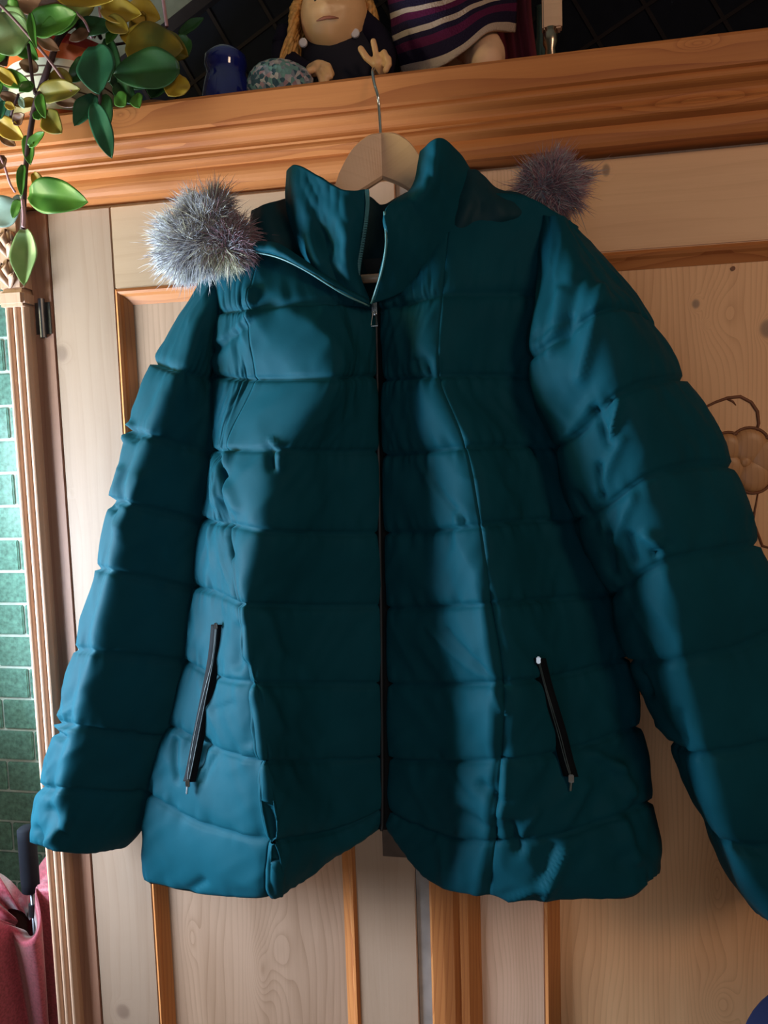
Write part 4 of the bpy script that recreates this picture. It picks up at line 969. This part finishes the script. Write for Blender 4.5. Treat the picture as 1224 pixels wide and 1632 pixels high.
LEAVES = [((45, 308), (140, 322), 52, 'g', YL - .02), ((38, 365), (38, 455), 44, 'p', YL - .01), ((30, 330), (-28, 350), 44, 'm', YL), ((42, 215), (48, 262), 20, 'g', YL), ((36, 262), (34, 312), 16, 'g', YL - .005), ((30, 318), (20, 348), 16, 'g', YL - .01),
          ((52, 275), (70, 312), 20, 'y', YL + .01), ((30, 310), (24, 345), 20, 'm', YL + .005),
          ((150, 72), (158, 150), 58, 'b', YL - .01), ((148, 165), (178, 252), 32, 'b', YL - .01), ((150, 150), (118, 200), 34, 'b', YL), ((165, 150), (172, 205), 26, 'd', YL + .005),
          ((285, 108), (180, 118), 56, 'd', YL + .03), ((200, 70), (292, 78), 60, 'o', YL + .04), ((290, 120), (268, 152), 42, 'y', YL + .045), ((270, 70), (190, 56), 38, 'y', YL + .05),
          ((0, 20), (50, 60), 44, 'p', YL + .01), ((44, 40), (-20, 75), 66, 'p', YL), ((45, 40), (122, 22), 46, 'g', YL - .005), ((122, 25), (60, 50), 30, 'g', YL), ((48, 20), (58, 78), 14, 'g', YL - .02),
          ((90, -8), (180, 0), 32, 'y', YL + .01), ((160, 12), (225, 22), 34, 'y', YL + .03), ((170, 30), (205, 50), 26, 'o', YL + .03), ((0, 120), (52, 138), 26, 'g', YL), ((-6, 110), (28, 136), 20, 'y', YL - .01), ((52, 132), (30, 145), 18, 'g', YL - .01),
          ((60, 175), (62, 190), 20, 'g', YL - .01), ((60, 150), (128, 142), 34, 'o', YL - .005), ((62, 150), (72, 188), 18, 'g', YL - .02), ((70, 180), (98, 212), 34, 'o', YL - .01), ((-8, 190), (38, 222), 30, 'y', YL), ((5, 160), (0, 190), 16, 'b', YL),
          ((8, 165), (24, 172), 12, 'y', YL - .01), ((110, 118), (80, 148), 40, 'o', YL + .01), ((30, 155), (38, 172), 10, 'm', YL), ((160, 120), (182, 100), 30, 'd', YL + .02), ((185, 150), (200, 168), 22, 'g', YL + .03),
          ((120, 40), (185, 42), 26, 'd', YL + .04), ((285, 55), (325, 28), 16, 'd', .05), ((0, 75), (10, 105), 30, 'w', YL + .02), ((20, 195), (38, 182), 18, 'w', YL), ((100, 0), (60, 10), 22, 'w', YL + .04), ((190, 30), (170, 70), 20, 'g', YL + .05),
          ((170, 60), (190, 150), 30, 'd', YL + .05), ((230, 20), (205, 60), 26, 'o', YL + .06), ((140, 50), (110, 64), 18, 'w', YL + .04), ((10, 5), (30, 22), 26, 'g', YL + .02), ((200, 105), (235, 140), 40, 'd', YL + .05), ((45, 232), (70, 210), 16, 'g', YL - .004),
          ((250, 100), (290, 140), 30, 'd', YL + .06), ((0, 130), (-25, 160), 26, 'g', YL), ((58, 160), (20, 168), 14, 'o', YL + .02)]
LEAVES += [((20, 60), (60, 95), 30, 'g', YL + .03), ((95, 30), (150, 10), 30, 'o', YL + .05), ((205, 10), (255, 30), 36, 'y', YL + .06), ((240, 60), (300, 90), 40, 'o', YL + .07), ((140, 95), (110, 130), 30, 'd', YL + .02),
   ((60, 110), (30, 100), 20, 'w', YL + .01), ((185, 130), (215, 165), 30, 'd', YL + .04), ((215, 150), (222, 172), 20, 'g', YL + .03), ((20, 0), (90, 12), 34, 'w', YL + .05), ((0, 60), (-20, 110), 40, 'g', YL + .01), ((60, 60), (95, 80), 18, 'w', YL), ((0, 150), (40, 165), 16, 'w', YL + .005), ((88, 160), (130, 165), 16, 'w', YL + .01),
   ((300, 60), (270, 95), 34, 'd', .0), ((255, 120), (240, 155), 36, 'd', YL + .05), ((0, 215), (24, 232), 16, 'w', YL + .01), ((8, 250), (-14, 270), 20, 'w', YL)]
for L_ in LEAVES: leaf(*L_, tipY=rng.uniform(-.004, .012), curl=rng.uniform(-.02, .13), fold=rng.uniform(.1, .55))
STEM = plain('purple_brown_stem', (.055, .022, .025), .6); PINK = plain('pink_stem', (.52, .28, .30), .5)
def vine(pts, r, m=STEM, name='stem'):
    W3 = cr(np.array([P(x, y, Y) for x, y, Y in pts]), np.linspace(0, len(pts) - 1, len(pts) * 6)); bm = bmesh.new(); tube(bm, W3.tolist(), r, 8)
    adopt(obj(name, bm, m, smooth=True), plant)
vine([(110, 70, .0), (80, 100, -.06), (66, 140, YL), (55, 175, YL), (50, 200, YL), (44, 240, YL), (40, 280, YL), (38, 320, YL), (36, 370, YL)], .0034)
vine([(150, 50, .02), (120, 38, -.06), (95, 60, YL + .02), (80, 100, YL), (62, 150, YL + .005), (52, 185, YL + .005)], .0040)
vine([(160, 60, .02), (150, 45, -.02), (115, 40, -.05), (88, 66, -.07), (84, 95, -.08)], .003)
vine([(0, 8, YL - .01), (20, 28, YL - .01), (50, 62, YL - .01), (80, 98, YL - .012), (105, 132, YL - .01), (118, 150, YL - .01)], .0018, plain('mauve_stem', (.20, .10, .10), .5))
vine([(45, 70, YL), (48, 95, YL), (52, 130, YL), (56, 150, YL)], .0022)
vine([(-5, 240, YL), (6, 262, YL), (16, 292, YL), (24, 306, YL)], .0015, PINK)
vine([(36, 318, YL - .01), (38, 345, YL - .01), (37, 362, YL - .01)], .0024, PINK)
vine([(150, 80, -.05), (158, 120, YL), (160, 150, YL), (158, 168, YL)], .0022)
vine([(30, 150, YL), (20, 175, YL), (15, 200, YL + .01), (22, 218, YL + .01)], .0016)
vine([(255, -30, .0), (260, 0, .0), (266, 42, .0)], .0024, PINK); vine([(122, 20, YL + .02), (136, 36, YL + .02), (146, 60, -.04)], .0016, PINK); vine([(158, 12, -.03), (160, 40, -.03), (150, 60, -.02)], .0016, PINK)
vine([(266, 42, .0), (235, 60, .0), (190, 70, .02), (160, 72, .03)], .0018)

# ------------------------------------------------------------------ umbrella beside the wardrobe
ux = P(48, 1400, .10)
umb = thing('umbrella', 'pink umbrella with a black handle, loosely folded beside the wardrobe', 'umbrella', loc=(ux[0], .10, 0))
hx, hy = float(ux[0]), .10
z_t = float(P(48, 1318, .10)[2]); z_b = float(P(48, 1420, .10)[2]); z_c = float(P(48, 1448, .10)[2])
bm = bmesh.new(); lathe(bm, [(.012, 0), (.0145, .002), (.0150, .02), (.0150, z_t - z_b - .02), (.0150, z_t - z_b - .004), (.010, z_t - z_b)], (hx, hy, z_b), 28)
adopt(obj('handle', bm, plain('black_foam', (.005, .006, .010), .8, Specular_IOR_Level=.15), smooth=True), umb)
bm = bmesh.new(); tube(bm, [(hx + .002, hy, z_b + .003), (hx + .002, hy, .12)], .0042, 12); adopt(obj('shaft', bm, GUN, smooth=True), umb)
bm = bmesh.new(); tube(bm, [(hx + .002, hy, z_c - .012), (hx + .002, hy, z_c + .010)], .0075, 14); adopt(obj('runner', bm, plain('black_plastic', (.01, .01, .012), .4)), umb)
def pinkmat():
    q = NT('pink_umbrella_cloth'); q.b.inputs['Roughness'].default_value = .55; q.b.inputs['Sheen Weight'].default_value = .3
    tc = q.n('ShaderNodeTexCoord').outputs['Object']
    n = q.n('ShaderNodeTexNoise', {'Vector': tc, 'Scale': 260.0, 'Detail': 3.0}).outputs['Fac']
    q.set(q.b.inputs['Base Color'], q.ramp(n, [(.35, (.17, .008, .02)), (.62, (.30, .035, .06))])); q.bump(n, .3, .001); return q.m
n = 144; zs = np.linspace(0, 1, 40); g = []
for i, s in enumerate(zs):
    r_ = []
    for k in range(n):
        a = k * 2 * math.pi / n; z = .10 + s * (z_c - .10 + .03)
        pl = math.cos(8 * a + 1.3 * math.sin(2 * a) + s * 1.2)
        rad = .012 + .085 * s ** 1.2 * (1 + .42 * pl) * (1 + .15 * math.sin(a * 3 + 1))
        lift = .04 * s ** 6 * math.cos(4 * a + 1)
        r_.append((hx - .02 * s + rad * math.cos(a), hy - .01 * s + rad * math.sin(a) * .85, z + lift))
    g.append(r_)
g.append([tuple(np.array(p) * .35 + np.array([hx, hy, z_c]) * .65 - np.array([0, 0, .03])) for p in g[-1]])
o = link('canopy', gridmesh('canopy', np.array(g), close=True), pinkmat(), smooth=True); adopt(o, umb); md = o.modifiers.new('t', 'SOLIDIFY'); md.thickness = .0012
bm = bmesh.new(); tube(bm, [(hx, hy, .0), (hx, hy, .04), (hx, hy, .13)], [.004, .006, .012], 12); adopt(obj('tip', bm, GUN, smooth=True), umb)

# navy chair back, lower right corner
cp_ = P(1262, 1660, -.30)
chair = thing('chair', 'dark navy upholstered chair, only a corner of its back showing lower right', 'chair', loc=(cp_[0] + .16, -.32, 0))
cx = float(P(1176, 1632, -.32)[0]) + .20; ztop = float(P(1224, 1560, -.32)[2])
NV = fabric('navy_upholstery', (.006, .008, .028), .9, spec=.1)
bm = bmesh.new(); bmesh.ops.create_uvsphere(bm, u_segments=48, v_segments=32, radius=1)
for v in bm.verts:
    q = [math.copysign(abs(a_) ** .45, a_) for a_ in v.co]; v.co = Vector((cx + .20 * q[0], -.32 + .04 * q[1], ztop - .20 + .20 * q[2]))
adopt(obj('backrest', bm, NV, smooth=True), chair)
bm = bmesh.new(); box(bm, cx - .21, cx + .21, -.78, -.33, .40, .47, bev=.02); adopt(obj('seat', bm, NV, smooth=True), chair)
for sx in (-1, 1):
    for yy, top in ((-.32, ztop - .38), (-.75, .41)):
        bm = bmesh.new(); tube(bm, [(cx + sx * .18, yy, 0), (cx + sx * .18, yy, top)], [.012, .018], 12); adopt(obj('leg', bm, W_MOULD, smooth=True), chair)
